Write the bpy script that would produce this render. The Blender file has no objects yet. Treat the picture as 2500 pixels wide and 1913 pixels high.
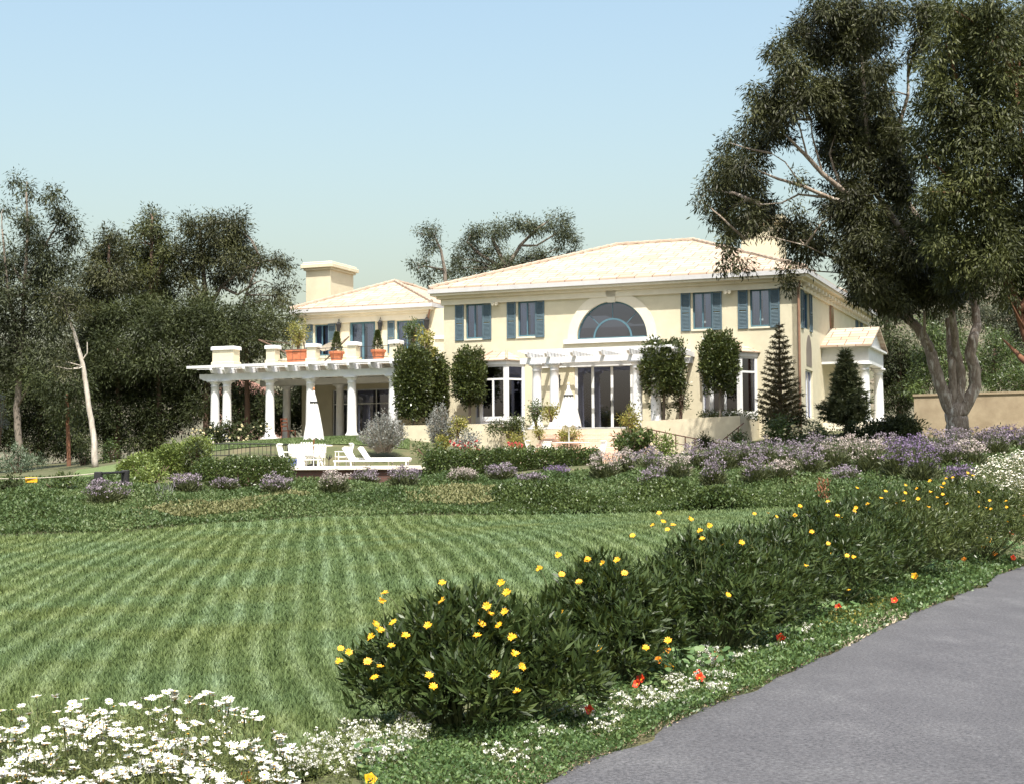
import bpy, math, random
import numpy as np
from mathutils import Matrix, Vector
random.seed(7)
rng = np.random.default_rng(11)
S = bpy.context.scene
COL = S.collection
R = math.radians

# ------------------------------------------------------------------ camera
EYE = 1.65
FPX = 3729.0
cam_d = bpy.data.cameras.new('camera')
cam = bpy.data.objects.new('camera', cam_d)
COL.objects.link(cam)
cam_d.sensor_width = 36.0
cam_d.lens = FPX / 2500.0 * 36.0
cam_d.clip_end = 3000
CM = Matrix.Rotation(R(90 + 3.12), 3, 'X') @ Matrix.Rotation(R(-0.35), 3, 'Z')
cam.matrix_world = Matrix.Translation((0, 0, EYE)) @ CM.to_4x4()
S.camera = cam

# ------------------------------------------------------------------ light
SUN = Vector((0.0733, -0.479, 0.8746)).normalized()
el = math.asin(SUN.z)
az = math.atan2(SUN.x, SUN.y)
w = bpy.data.worlds.new('World')
S.world = w
w.use_nodes = True
nt = w.node_tree
sky = nt.nodes.new('ShaderNodeTexSky')
sky.sky_type = 'NISHITA'
sky.sun_disc = False
sky.sun_elevation = el
sky.sun_rotation = az
sky.air_density = 1.9
sky.dust_density = 4.5
sky.ozone_density = 3.1
sky.altitude = 40
bg = nt.nodes['Background']
bg.inputs['Strength'].default_value = 0.131
nt.links.new(sky.outputs['Color'], bg.inputs['Color'])
sd = bpy.data.lights.new('sun', 'SUN')
sd.energy = 5.0
sd.angle = R(0.53)
sd.color = (1.0, 0.965, 0.885)
so = bpy.data.objects.new('sun', sd)
so.rotation_euler = SUN.to_track_quat('Z', 'Y').to_euler()
so.location = (0, -20, 60)
COL.objects.link(so)
S.view_settings.view_transform = 'Standard'
S.view_settings.look = 'None'
S.view_settings.exposure = 0.80
S.view_settings.gamma = 1.0

# ------------------------------------------------------------------ helpers
def ray(px, py):
    d = CM @ Vector(((px - 1250) / FPX, (956.5 - py) / FPX, -1.0))
    return d / d.y

def at(px, py, Y):
    d = ray(px, py)
    return Vector((d.x * Y, Y, EYE + d.z * Y))

def tag(o, label=None, cat=None, group=None, kind=None):
    if label: o['label'] = label
    if cat: o['category'] = cat
    if group: o['group'] = group
    if kind: o['kind'] = kind
    return o

def empty(name, loc, rz=0.0, label=None, cat=None, group=None):
    o = bpy.data.objects.new(name, None)
    o.empty_display_size = 0.3
    o.location = loc
    o.rotation_euler = (0, 0, rz)
    COL.objects.link(o)
    return tag(o, label, cat, group)

def kids(o):
    return [c for c in bpy.data.objects if c.parent == o]

def copy_tree(o, parent=None):
    c = o.copy()
    COL.objects.link(c)
    c.parent = parent
    for ch in kids(o):
        copy_tree(ch, c)
    return c

class MB:
    """collects shapes and links them as one mesh object"""
    def __init__(self, T=None):
        self.v = []; self.f = []; self.T = T
    def add(self, vs, fs):
        n = len(self.v)
        if self.T:
            vs = [self.T(*p) for p in vs]
        self.v += [tuple(p) for p in vs]
        self.f += [tuple(i + n for i in f) for f in fs]
    def box(self, x0, x1, y0, y1, z0, z1):
        vs = [(x0,y0,z0),(x1,y0,z0),(x1,y1,z0),(x0,y1,z0),(x0,y0,z1),(x1,y0,z1),(x1,y1,z1),(x0,y1,z1)]
        self.add(vs, [(0,3,2,1),(4,5,6,7),(0,1,5,4),(1,2,6,5),(2,3,7,6),(3,0,4,7)])
    def bevbox(self, x0, x1, y0, y1, z0, z1, b):
        vs = []
        for z, i in ((z0, 0.0), (z1 - b, 0.0), (z1, b)):
            vs += [(x0+i+b,y0+i,z),(x1-i-b,y0+i,z),(x1-i,y0+i+b,z),(x1-i,y1-i-b,z),(x1-i-b,y1-i,z),(x0+i+b,y1-i,z),(x0+i,y1-i-b,z),(x0+i,y0+i+b,z)]
        fs = [tuple(range(7, -1, -1)), tuple(range(16, 24))]
        for k in range(2):
            for i in range(8):
                j = (i + 1) % 8
                fs.append((k*8+i, k*8+j, k*8+8+j, k*8+8+i))
        self.add(vs, fs)
    def quad(self, a, b, c, d):
        self.add([a, b, c, d], [(0, 1, 2, 3)])
    def poly(self, pts):
        self.add(pts, [tuple(range(len(pts)))])
    def prism(self, pts, y0, y1):
        n = len(pts)
        vs = [(p[0], y0, p[1]) for p in pts] + [(p[0], y1, p[1]) for p in pts]
        fs = [tuple(range(n)), tuple(range(2*n-1, n-1, -1))]
        for i in range(n):
            j = (i + 1) % n
            fs.append((j, i, n+i, n+j))
        self.add(vs, fs)
    def prismz(self, pts, z0, z1):
        n = len(pts)
        vs = [(p[0], p[1], z0) for p in pts] + [(p[0], p[1], z1) for p in pts]
        fs = [tuple(range(n-1, -1, -1)), tuple(range(n, 2*n))]
        for i in range(n):
            j = (i + 1) % n
            fs.append((i, j, n+j, n+i))
        self.add(vs, fs)
    def lathe(self, prof, cx=0, cy=0, n=16, pleat=0.0, np_=8):
        vs = []; fs = []
        for r, z in prof:
            for i in range(n):
                a = 2*math.pi*i/n
                rr = r*(1 + pleat*math.cos(np_*a))
                vs.append((cx + rr*math.cos(a), cy + rr*math.sin(a), z))
        for k in range(len(prof)-1):
            for i in range(n):
                j = (i+1) % n
                fs.append((k*n+i, k*n+j, (k+1)*n+j, (k+1)*n+i))
        fs.append(tuple(range(n-1, -1, -1)))
        m = (len(prof)-1)*n
        fs.append(tuple(range(m, m+n)))
        self.add(vs, fs)
    def tube(self, pts, rad, n=8, wob=0.0):
        pts = [Vector(p) for p in pts]
        if not hasattr(rad, '__len__'):
            rad = [rad]*len(pts)
        vs = []; fs = []
        a = None
        for i, p in enumerate(pts):
            t = (pts[min(i+1, len(pts)-1)] - pts[max(i-1, 0)]).normalized()
            if a is None:
                a = t.orthogonal()
            a = a - t*a.dot(t); a.normalize(); b = t.cross(a)
            for k in range(n):
                an = 2*math.pi*k/n
                rr = rad[i]*(1 + wob*(random.random()-0.5))
                vs.append(p + a*(rr*math.cos(an)) + b*(rr*math.sin(an)))
        for i in range(len(pts)-1):
            for k in range(n):
                j = (k+1) % n
                fs.append((i*n+k, i*n+j, (i+1)*n+j, (i+1)*n+k))
        fs.append(tuple(range(n-1, -1, -1)))
        m = (len(pts)-1)*n
        fs.append(tuple(range(m, m+n)))
        self.add(vs, fs)
    def build(self, name, mat, parent=None, smooth=False):
        me = bpy.data.meshes.new(name)
        me.from_pydata(self.v, [], self.f)
        me.materials.append(mat)
        if smooth:
            me.polygons.foreach_set('use_smooth', [True]*len(me.polygons))
        me.update()
        o = bpy.data.objects.new(name, me)
        COL.objects.link(o)
        o.parent = parent
        return o

def np_mesh(name, V, F, mat, parent=None, smooth=False):
    """V (n,3) float, F (m,k) int, k = 3 or 4"""
    V = np.asarray(V, dtype=np.float32); F = np.asarray(F, dtype=np.int32)
    me = bpy.data.meshes.new(name)
    m, k = F.shape
    me.vertices.add(len(V)); me.vertices.foreach_set('co', V.ravel())
    me.loops.add(m*k); me.loops.foreach_set('vertex_index', F.ravel())
    me.polygons.add(m)
    me.polygons.foreach_set('loop_start', np.arange(0, m*k, k, dtype=np.int32))
    me.polygons.foreach_set('loop_total', np.full(m, k, dtype=np.int32))
    if smooth:
        me.polygons.foreach_set('use_smooth', np.ones(m, dtype=bool))
    me.materials.append(mat)
    me.update(calc_edges=True)
    o = bpy.data.objects.new(name, me)
    COL.objects.link(o)
    o.parent = parent
    return o

# ------------------------------------------------------------------ materials
def mat_base(name):
    m = bpy.data.materials.new(name)
    m.use_nodes = True
    nt = m.node_tree
    return m, nt, nt.nodes['Principled BSDF']

def noise(nt, scale, detail=4, rough=0.6, coord='Object', stretch=None, dim='3D'):
    tc = nt.nodes.new('ShaderNodeTexCoord')
    n = nt.nodes.new('ShaderNodeTexNoise')
    n.inputs['Scale'].default_value = scale
    n.inputs['Detail'].default_value = detail
    n.inputs['Roughness'].default_value = rough
    src = tc.outputs[coord]
    if stretch:
        mp = nt.nodes.new('ShaderNodeMapping')
        mp.inputs['Scale'].default_value = stretch
        nt.links.new(src, mp.inputs['Vector']); src = mp.outputs['Vector']
    nt.links.new(src, n.inputs['Vector'])
    return n

def ramp(nt, fac, stops):
    r = nt.nodes.new('ShaderNodeValToRGB')
    e = r.color_ramp.elements
    while len(e) < len(stops):
        e.new(0.5)
    for el_, (p, c) in zip(e, stops):
        el_.position = p; el_.color = (c[0], c[1], c[2], 1)
    nt.links.new(fac, r.inputs['Fac'])
    return r

def mixc(nt, fac, a, b, mode='MIX'):
    m = nt.nodes.new('ShaderNodeMix')
    m.data_type = 'RGBA'; m.blend_type = mode
    for sock, val in ((m.inputs[0], fac), (m.inputs[6], a), (m.inputs[7], b)):
        if hasattr(val, 'links'):
            nt.links.new(val, sock)
        elif isinstance(val, (tuple, list)):
            sock.default_value = (val[0], val[1], val[2], 1)
        else:
            sock.default_value = val
    return m.outputs[2]

def math_n(nt, op, a, b=None):
    m = nt.nodes.new('ShaderNodeMath'); m.operation = op
    for i, val in enumerate((a, b)):
        if val is None: continue
        if hasattr(val, 'links'): nt.links.new(val, m.inputs[i])
        else: m.inputs[i].default_value = val
    return m.outputs[0]

def bump(nt, bsdf, height, strength, dist=0.02):
    b = nt.nodes.new('ShaderNodeBump')
    b.inputs['Strength'].default_value = strength
    b.inputs['Distance'].default_value = dist
    nt.links.new(height, b.inputs['Height'])
    nt.links.new(b.outputs['Normal'], bsdf.inputs['Normal'])

def surf(name, c1, c2=None, scale=3.0, rough=0.7, bs=0.0, bscale=40, c3=None, spec=0.3, stretch=None, lo=0.35, hi=0.65):
    m, nt, b = mat_base(name)
    b.inputs['Roughness'].default_value = rough
    b.inputs['Specular IOR Level'].default_value = spec
    if c2 is None:
        c2 = tuple(x*0.85 for x in c1)
    n = noise(nt, scale, 6, 0.65, stretch=stretch)
    st = [(lo, c1), (hi, c2)] if c3 is None else [(lo, c1), ((lo+hi)/2, c2), (hi, c3)]
    r = ramp(nt, n.outputs['Fac'], st)
    nt.links.new(r.outputs['Color'], b.inputs['Base Color'])
    if bs > 0:
        n2 = noise(nt, bscale, 5, 0.7)
        bump(nt, b, n2.outputs['Fac'], bs)
    return m

def leafmat(name, cols, trans=0.25, rough=0.45, nscale=0.6, spec=0.35, namt=0.5):
    """cols: three colours; each leaf takes its own, and clumps drift between them"""
    m, nt, b = mat_base(name)
    g = nt.nodes.new('ShaderNodeNewGeometry')
    n = noise(nt, nscale, 3, 0.6)
    rnd = g.outputs['Random Per Island']
    nn = math_n(nt, 'MULTIPLY', math_n(nt, 'SUBTRACT', n.outputs['Fac'], 0.5), 2.2)
    f = math_n(nt, 'ADD', math_n(nt, 'MULTIPLY', rnd, 1-namt*0.6), math_n(nt, 'MULTIPLY', math_n(nt, 'ADD', nn, 0.3), namt))
    r = ramp(nt, f, [(0.05, cols[0]), (0.5, cols[1]), (0.95, cols[2])])
    nt.links.new(r.outputs['Color'], b.inputs['Base Color'])
    b.inputs['Roughness'].default_value = rough
    b.inputs['Specular IOR Level'].default_value = spec
    t = nt.nodes.new('ShaderNodeBsdfTranslucent')
    tc = mixc(nt, 0.5, r.outputs['Color'], (0.14, 0.16, 0.02))
    nt.links.new(tc, t.inputs['Color'])
    ms = nt.nodes.new('ShaderNodeMixShader')
    ms.inputs[0].default_value = trans
    nt.links.new(b.outputs[0], ms.inputs[1]); nt.links.new(t.outputs[0], ms.inputs[2])
    nt.links.new(ms.outputs[0], nt.nodes['Material Output'].inputs['Surface'])
    return m

def glassmat(name, tint=(0.55, 0.6, 0.7), dens=0.5):
    m, nt, b = mat_base(name)
    gl = nt.nodes.new('ShaderNodeBsdfGlossy'); gl.inputs['Roughness'].default_value = 0.03
    gl.inputs['Color'].default_value = (0.72, 0.76, 1.0, 1)
    tr = nt.nodes.new('ShaderNodeBsdfTransparent'); tr.inputs['Color'].default_value = (*tint, 1)
    lw = nt.nodes.new('ShaderNodeFresnel'); lw.inputs['IOR'].default_value = 1.65
    f = math_n(nt, 'ADD', lw.outputs[0], dens + 0.05)
    ms = nt.nodes.new('ShaderNodeMixShader')
    nt.links.new(f, ms.inputs[0]); nt.links.new(tr.outputs[0], ms.inputs[1]); nt.links.new(gl.outputs[0], ms.inputs[2])
    nt.links.new(ms.outputs[0], nt.nodes['Material Output'].inputs['Surface'])
    return m

def tilemat(name):
    """sun bleached flat roof tiles in courses: colour by course and by tile"""
    m, nt, b = mat_base(name)
    tc = nt.nodes.new('ShaderNodeTexCoord')
    sp = nt.nodes.new('ShaderNodeSeparateXYZ'); nt.links.new(tc.outputs['Object'], sp.inputs[0])
    sn = nt.nodes.new('ShaderNodeSeparateXYZ'); nt.links.new(tc.outputs['Normal'], sn.inputs[0])
    gx = math_n(nt, 'GREATER_THAN', math_n(nt, 'ABSOLUTE', sn.outputs[0]), math_n(nt, 'ABSOLUTE', sn.outputs[1]))
    a = math_n(nt, 'ADD', math_n(nt, 'MULTIPLY', sp.outputs[1], gx), math_n(nt, 'MULTIPLY', sp.outputs[0], math_n(nt, 'SUBTRACT', 1.0, gx)))
    cb = nt.nodes.new('ShaderNodeCombineXYZ')
    nt.links.new(a, cb.inputs[0]); nt.links.new(math_n(nt, 'MULTIPLY', sp.outputs[2], 2.55), cb.inputs[1])
    br = nt.nodes.new('ShaderNodeTexBrick')
    br.inputs['Scale'].default_value = 1.0
    br.inputs['Brick Width'].default_value = 0.75
    br.offset = 0.37; br.offset_frequency = 3
    br.inputs['Row Height'].default_value = 0.36
    br.inputs['Mortar Size'].default_value = 0.02
    br.inputs['Mortar Smooth'].default_value = 0.3
    br.inputs['Bias'].default_value = -0.45
    br.inputs['Color1'].default_value = (0.435, 0.37, 0.285, 1)
    br.inputs['Color2'].default_value = (0.35, 0.225, 0.155, 1)
    br.inputs['Mortar'].default_value = (0.16, 0.065, 0.045, 1)
    nt.links.new(cb.outputs[0], br.inputs['Vector'])
    n = noise(nt, 0.8, 4, 0.6)
    r = ramp(nt, n.outputs['Fac'], [(0.3, (0.9, 0.86, 0.8)), (0.7, (1, 1, 1))])
    c = mixc(nt, 1.0, br.outputs['Color'], r.outputs['Color'], 'MULTIPLY')
    nt.links.new(c, b.inputs['Base Color'])
    b.inputs['Roughness'].default_value = 0.85
    fr = math_n(nt, 'FRACT', math_n(nt, 'DIVIDE', math_n(nt, 'MULTIPLY', sp.outputs[2], 2.55), 0.36))
    bump(nt, b, fr, -0.7, 0.05)
    return m

def brickmat(name, c1, c2, mortar, bw=0.22, rh=0.075):
    m, nt, b = mat_base(name)
    tc = nt.nodes.new('ShaderNodeTexCoord')
    sp = nt.nodes.new('ShaderNodeSeparateXYZ'); nt.links.new(tc.outputs['Object'], sp.inputs[0])
    cb = nt.nodes.new('ShaderNodeCombineXYZ')
    nt.links.new(math_n(nt, 'ADD', sp.outputs[0], sp.outputs[1]), cb.inputs[0]); nt.links.new(sp.outputs[2], cb.inputs[1])
    br = nt.nodes.new('ShaderNodeTexBrick')
    br.inputs['Scale'].default_value = 1.0
    br.inputs['Brick Width'].default_value = bw
    br.inputs['Row Height'].default_value = rh
    br.inputs['Mortar Size'].default_value = 0.008
    br.inputs['Color1'].default_value = (*c1, 1); br.inputs['Color2'].default_value = (*c2, 1); br.inputs['Mortar'].default_value = (*mortar, 1)
    nt.links.new(cb.outputs[0], br.inputs['Vector'])
    nt.links.new(br.outputs['Color'], b.inputs['Base Color'])
    b.inputs['Roughness'].default_value = 0.85
    bump(nt, b, br.outputs['Fac'], -0.4, 0.01)
    return m

STUCCO = surf('stucco', (0.60, 0.545, 0.40), (0.52, 0.465, 0.335), 1.8, 0.9, 0.45, 40, lo=0.3, hi=0.72)
STUCCO2 = surf('stucco_garden', (0.585, 0.525, 0.385), (0.48, 0.42, 0.305), 1.3, 0.9, 0.35, 45)
WALLDIRT = surf('wall_render', (0.40, 0.32, 0.215), (0.28, 0.215, 0.14), 1.3, 0.9, 0.3, 30)
GREYW = surf('grey_white_paint', (0.50, 0.49, 0.49), (0.45, 0.44, 0.44), 3.0, 0.5, 0.05, 60)
WHITE = surf('white_paint', (0.68, 0.68, 0.68), (0.60, 0.60, 0.60), 3.0, 0.5, 0.05, 60)
TRIM = surf('cream_trim', (0.68, 0.62, 0.50), (0.62, 0.56, 0.44), 2.0, 0.8, 0.15, 40)
TILE = tilemat('roof_tile')
CAPT = surf('ridge_tile', (0.40, 0.325, 0.255), (0.31, 0.225, 0.165), 4.0, 0.85)
TEAL = surf('teal_paint', (0.088, 0.132, 0.158), (0.075, 0.113, 0.136), 4.0, 0.5, 0.05, 80)
TEALF = surf('teal_frame', (0.085, 0.165, 0.205), (0.07, 0.14, 0.175), 4.0, 0.5)
GLASS = glassmat('window_glass', (0.80, 0.84, 0.92), 0.04)
DGLASS = glassmat('dark_glass', (0.34, 0.35, 0.44), 0.06)
CURT = surf('curtain_blue', (0.42, 0.48, 0.62), (0.32, 0.37, 0.50), 5, 0.9, stretch=(6, 6, 0.2))
CURTW = surf('curtain_white', (0.70, 0.68, 0.64), (0.58, 0.56, 0.53), 5, 0.9, stretch=(6, 6, 0.2))
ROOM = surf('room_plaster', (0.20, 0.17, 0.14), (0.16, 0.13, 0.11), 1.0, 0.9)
IRON = surf('black_iron', (0.02, 0.02, 0.022), (0.03, 0.028, 0.026), 9, 0.5)
BROWNM = surf('rusty_rail', (0.14, 0.075, 0.05), (0.10, 0.05, 0.035), 9, 0.7)
PIPE = surf('copper_pipe', (0.28, 0.16, 0.10), (0.22, 0.12, 0.08), 5, 0.6)
TERRA = surf('terracotta', (0.46, 0.17, 0.085), (0.36, 0.12, 0.06), 7, 0.8, 0.1, 60)
SOIL = surf('soil', (0.10, 0.065, 0.045), (0.16, 0.11, 0.075), 7, 0.95, 0.5, 25)
CANVAS = surf('white_canvas', (0.72, 0.71, 0.67), (0.62, 0.60, 0.56), 2.5, 0.85, 0.1, 30)
FURN = surf('white_furniture', (0.76, 0.74, 0.69), (0.70, 0.68, 0.62), 4, 0.45)
WOODP = surf('wooden_pole', (0.42, 0.20, 0.09), (0.34, 0.15, 0.06), 6, 0.6)
COPING = surf('pale_coping', (0.76, 0.70, 0.58), (0.68, 0.60, 0.48), 2, 0.8, 0.1, 40)
BRICK = brickmat('terrace_brick', (0.115, 0.05, 0.038), (0.085, 0.04, 0.03), (0.08, 0.06, 0.05))
BRICKP = brickmat('step_brick', (0.62, 0.42, 0.32), (0.54, 0.34, 0.25), (0.6, 0.5, 0.4))
BARKW = surf('chalky_bark', (0.58, 0.53, 0.46), (0.36, 0.31, 0.26), 2.2, 0.9, 0.6, 14, c3=(0.50, 0.45, 0.39), stretch=(2, 2, 0.5))
BARKP = surf('pale_bark', (0.58, 0.52, 0.45), (0.19, 0.14, 0.105), 3.2, 0.9, 1.0, 9, c3=(0.36, 0.30, 0.245), stretch=(2, 2, 0.5))
BARKD = surf('dark_bark', (0.17, 0.11, 0.08), (0.10, 0.065, 0.05), 2.2, 0.9, 0.6, 12, stretch=(2, 2, 0.4))
BARKO = surf('orange_bark', (0.22, 0.10, 0.055), (0.13, 0.065, 0.04), 1.6, 0.9, 0.6, 12, stretch=(2, 2, 0.4))
BARKG = surf('grey_bark', (0.22, 0.185, 0.15), (0.13, 0.105, 0.085), 1.8, 0.9, 0.6, 12, stretch=(2, 2, 0.4))
STEMM = surf('green_stem', (0.10, 0.12, 0.045), (0.08, 0.09, 0.035), 9, 0.6)

EUC = leafmat('gum_leaf', [(0.012, 0.012, 0.005), (0.034, 0.036, 0.014), (0.088, 0.092, 0.036)], 0.10, 0.52, 0.55, spec=0.2, namt=0.75)
EUC2 = leafmat('gum_leaf_olive', [(0.016, 0.018, 0.006), (0.044, 0.050, 0.016), (0.108, 0.115, 0.038)], 0.12, 0.52, 0.5, spec=0.2, namt=0.75)
EUCB = leafmat('gum_leaf_blue', [(0.016, 0.019, 0.009), (0.038, 0.045, 0.021), (0.088, 0.098, 0.050)], 0.10, 0.52, 0.4, spec=0.2, namt=0.75)
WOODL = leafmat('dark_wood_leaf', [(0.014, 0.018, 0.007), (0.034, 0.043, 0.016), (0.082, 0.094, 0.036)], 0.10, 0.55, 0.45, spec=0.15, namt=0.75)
FARL = leafmat('far_leaf', [(0.030, 0.036, 0.022), (0.050, 0.058, 0.034), (0.085, 0.09, 0.05)], 0.2, 0.5, 0.3)
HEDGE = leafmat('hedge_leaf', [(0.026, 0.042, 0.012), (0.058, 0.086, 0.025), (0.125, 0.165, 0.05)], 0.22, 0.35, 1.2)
HEDGEY = leafmat('light_hedge_leaf', [(0.085, 0.12, 0.03), (0.15, 0.20, 0.05), (0.26, 0.30, 0.08)], 0.28, 0.4, 1.2)
TOPI = leafmat('glossy_leaf', [(0.020, 0.028, 0.009), (0.046, 0.062, 0.019), (0.115, 0.135, 0.042)], 0.2, 0.3, 1.5)
CONIF = leafmat('conifer_leaf', [(0.040, 0.050, 0.024), (0.08, 0.095, 0.042), (0.14, 0.15, 0.07)], 0.1, 0.5, 1.0)
NORF = leafmat('norfolk_leaf', [(0.060, 0.052, 0.024), (0.12, 0.098, 0.045), (0.19, 0.15, 0.07)], 0.1, 0.5, 1.0)
SILV = leafmat('silver_leaf', [(0.12, 0.125, 0.11), (0.19, 0.195, 0.18), (0.29, 0.295, 0.275)], 0.15, 0.6, 1.5)
YELG = leafmat('yellow_green_leaf', [(0.12, 0.13, 0.03), (0.23, 0.22, 0.05), (0.38, 0.32, 0.08)], 0.3, 0.45, 1.5)
GCOV = leafmat('ground_cover_leaf', [(0.036, 0.062, 0.019), (0.076, 0.120, 0.038), (0.160, 0.198, 0.078)], 0.25, 0.5, 0.5, namt=0.75)
GCOVD = leafmat('dry_cover_leaf', [(0.11, 0.11, 0.042), (0.17, 0.17, 0.068), (0.25, 0.235, 0.11)], 0.2, 0.6, 0.8)
BEDL = leafmat('bed_leaf', [(0.034, 0.064, 0.020), (0.074, 0.128, 0.040), (0.155, 0.22, 0.075)], 0.28, 0.4, 1.2)
DAIS = leafmat('daisy_bush_leaf', [(0.016, 0.028, 0.008), (0.036, 0.058, 0.016), (0.085, 0.115, 0.036)], 0.2, 0.42, 1.2, spec=0.3)
DAISY_G = leafmat('feathery_leaf', [(0.085, 0.105, 0.035), (0.14, 0.165, 0.055), (0.22, 0.24, 0.09)], 0.3, 0.5, 2.0)
NAST = leafmat('nasturtium_leaf', [(0.065, 0.12, 0.045), (0.12, 0.20, 0.075), (0.22, 0.30, 0.12)], 0.35, 0.4, 2.0)
STAL = leafmat('statice_leaf', [(0.055, 0.070, 0.030), (0.095, 0.11, 0.05), (0.16, 0.17, 0.09)], 0.2, 0.5, 1.0)
PURP = leafmat('mauve_flower', [(0.14, 0.105, 0.145), (0.245, 0.195, 0.24), (0.37, 0.32, 0.345)], 0.2, 0.7, 1.0)
DPURP = leafmat('purple_flower', [(0.10, 0.065, 0.135), (0.175, 0.12, 0.22), (0.28, 0.21, 0.315)], 0.2, 0.7, 1.0)
PINKW = leafmat('pale_pink_flower', [(0.27, 0.205, 0.20), (0.40, 0.335, 0.31), (0.55, 0.49, 0.43)], 0.2, 0.7, 1.0)
WPET = surf('white_petal', (0.66, 0.65, 0.58), (0.56, 0.55, 0.47), 8, 0.6)
YPET = surf('yellow_petal', (0.66, 0.36, 0.012), (0.56, 0.27, 0.008), 8, 0.55)
YEYE = surf('flower_eye', (0.55, 0.30, 0.02), (0.45, 0.22, 0.02), 30, 0.8)
OPET = surf('orange_petal', (0.80, 0.28, 0.02), (0.72, 0.20, 0.02), 8, 0.55)
RPET = surf('red_petal', (0.66, 0.055, 0.015), (0.56, 0.035, 0.012), 8, 0.55)
ROSEW = surf('cream_rose', (0.80, 0.74, 0.52), (0.72, 0.64, 0.42), 8, 0.6)
ROSER = surf('pink_bloom', (0.62, 0.16, 0.15), (0.52, 0.10, 0.10), 8, 0.6)

# ------------------------------------------------------------------ terrain
def tps_fit(P):
    P = np.array(P, float)
    X = P[:, :2] / 30.0
    n = len(X)
    d = np.linalg.norm(X[:, None] - X[None], axis=2)
    K = np.where(d > 0, d*d*np.log(d + 1e-12), 0) + 0.002*np.eye(n)
    A = np.zeros((n+3, n+3)); A[:n, :n] = K; A[:n, n] = 1; A[:n, n+1:] = X; A[n, :n] = 1; A[n+1:, :n] = X.T
    b = np.zeros(n+3); b[:n] = P[:, 2]
    return X, np.linalg.solve(A, b)

def pp(px, py, Y):
    p = at(px, py, Y); return (p.x, p.y, p.z)

CTRL = [(0,-15,0),(0,0,0),(0,5,0),(5,8,0),(10,8,0),(-8,5,-.1),(12,20,0),(20,20,.1),(18,36,.4),(24,46,1.4),(9,27,.0),(5,18.5,.02),(1.9,12,0),(-1,9,0),
 (-5,12,-.05),(-7,18,-.02),(0,20,.16),(3.4,20,.22),(5.2,23,.40),(7.2,27,.42),(9.0,31.5,.75),(10.5,36,1.1),(.22,8.2,0),(2.9,14,0),(6.5,21.8,0),(8,25,0),(10,29,.02),(11.6,31.5,.06),(14,34,.2),(12,27,0),(15,30,.08),(9,23,0)]
LAWN_FAR = [(-260,1322,31.5),(0,1311,33),(319,1300,34.5),(510,1281,36.5),(765,1265,38),(1020,1260,38),(1400,1258,37.5),(1694,1250,36.5),(1990,1242,35)]
CTRL += [pp(*q) for q in LAWN_FAR]
CTRL += [pp(*q) for q in [(0,1222,41),(100,1212,42),(300,1194,43),(480,1190,44),(700,1190,45),(720,1196,48.7),(850,1194,48.7),(1040,1188,48.7),(1150,1172,46),(1400,1156,46),(1600,1138,46),
 (1800,1128,46.5),(2000,1112,47),(2200,1100,48),(2360,1085,50),(2490,1078,50),(2200,1140,42),(2400,1130,40),
 (600,1100,57.5),(850,1094,57.5),(700,1074,63),(900,1066,63),(530,1085,63),(1960,1066,58),(1850,1076,56),(2120,1048,62),(2400,1072,55),(2500,1060,60),
 (20,1152,72),(230,1142,60),(330,1125,60),(480,1100,75),(0,1166,55),(620,1098,85)]]
CTRL += [(-8,54.5,1.62),(-4,54.5,1.62),(-6,52,1.5),(-1,50,1.75),(-1,54,2.2),(2,54,1.95),(2,58,1.9),(5,57,1.95),(0,57,1.9),(-2.5,58,2.4),(4,63,2.9),(0,70,3.0),(8,68,3.2),(-8,75,3.0),(14,70,3.5),
 (0,95,3.4),(-40,95,2),(30,95,4.5),(60,65,3.5),(-55,50,.6),(-30,30,-.1),(-60,10,-1.2),(60,20,0.8),(0,130,4),(60,130,7),(-60,130,1.5),(-40,-20,-1),(40,-20,.3)]
TX, TW = tps_fit(CTRL)

def H(x, y):
    x = np.atleast_1d(np.asarray(x, float)); y = np.atleast_1d(np.asarray(y, float))
    out = np.empty(x.shape)
    xs = x.ravel(); ys = y.ravel(); o = np.empty(xs.shape)
    for a in range(0, len(xs), 40000):
        q = np.stack([xs[a:a+40000], ys[a:a+40000]], 1)
        cx = np.clip(q[:, 0], -75, 75)/30; cy = np.clip(q[:, 1], -25, 140)/30
        d = np.hypot(cx[:, None]-TX[None, :, 0], cy[:, None]-TX[None, :, 1])
        k = np.where(d > 1e-9, d*d*np.log(d+1e-12), 0)
        n = len(TX)
        o[a:a+40000] = k @ TW[:n] + TW[n] + TW[n+1]*cx + TW[n+2]*cy
    return o.reshape(x.shape)

def h(x, y):
    return float(H([x], [y])[0])

def G(px, py, y0=5.0, y1=120.0):
    """the point of the ground that a line of sight meets"""
    d = ray(px, py)
    Y = np.arange(y0, y1, 0.1)
    z = EYE + d.z*Y - H(d.x*Y, Y)
    i = int(np.argmax(z < 0)) if (z < 0).any() else len(Y)-1
    return Vector((d.x*Y[i], Y[i], EYE + d.z*Y[i]))

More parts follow.
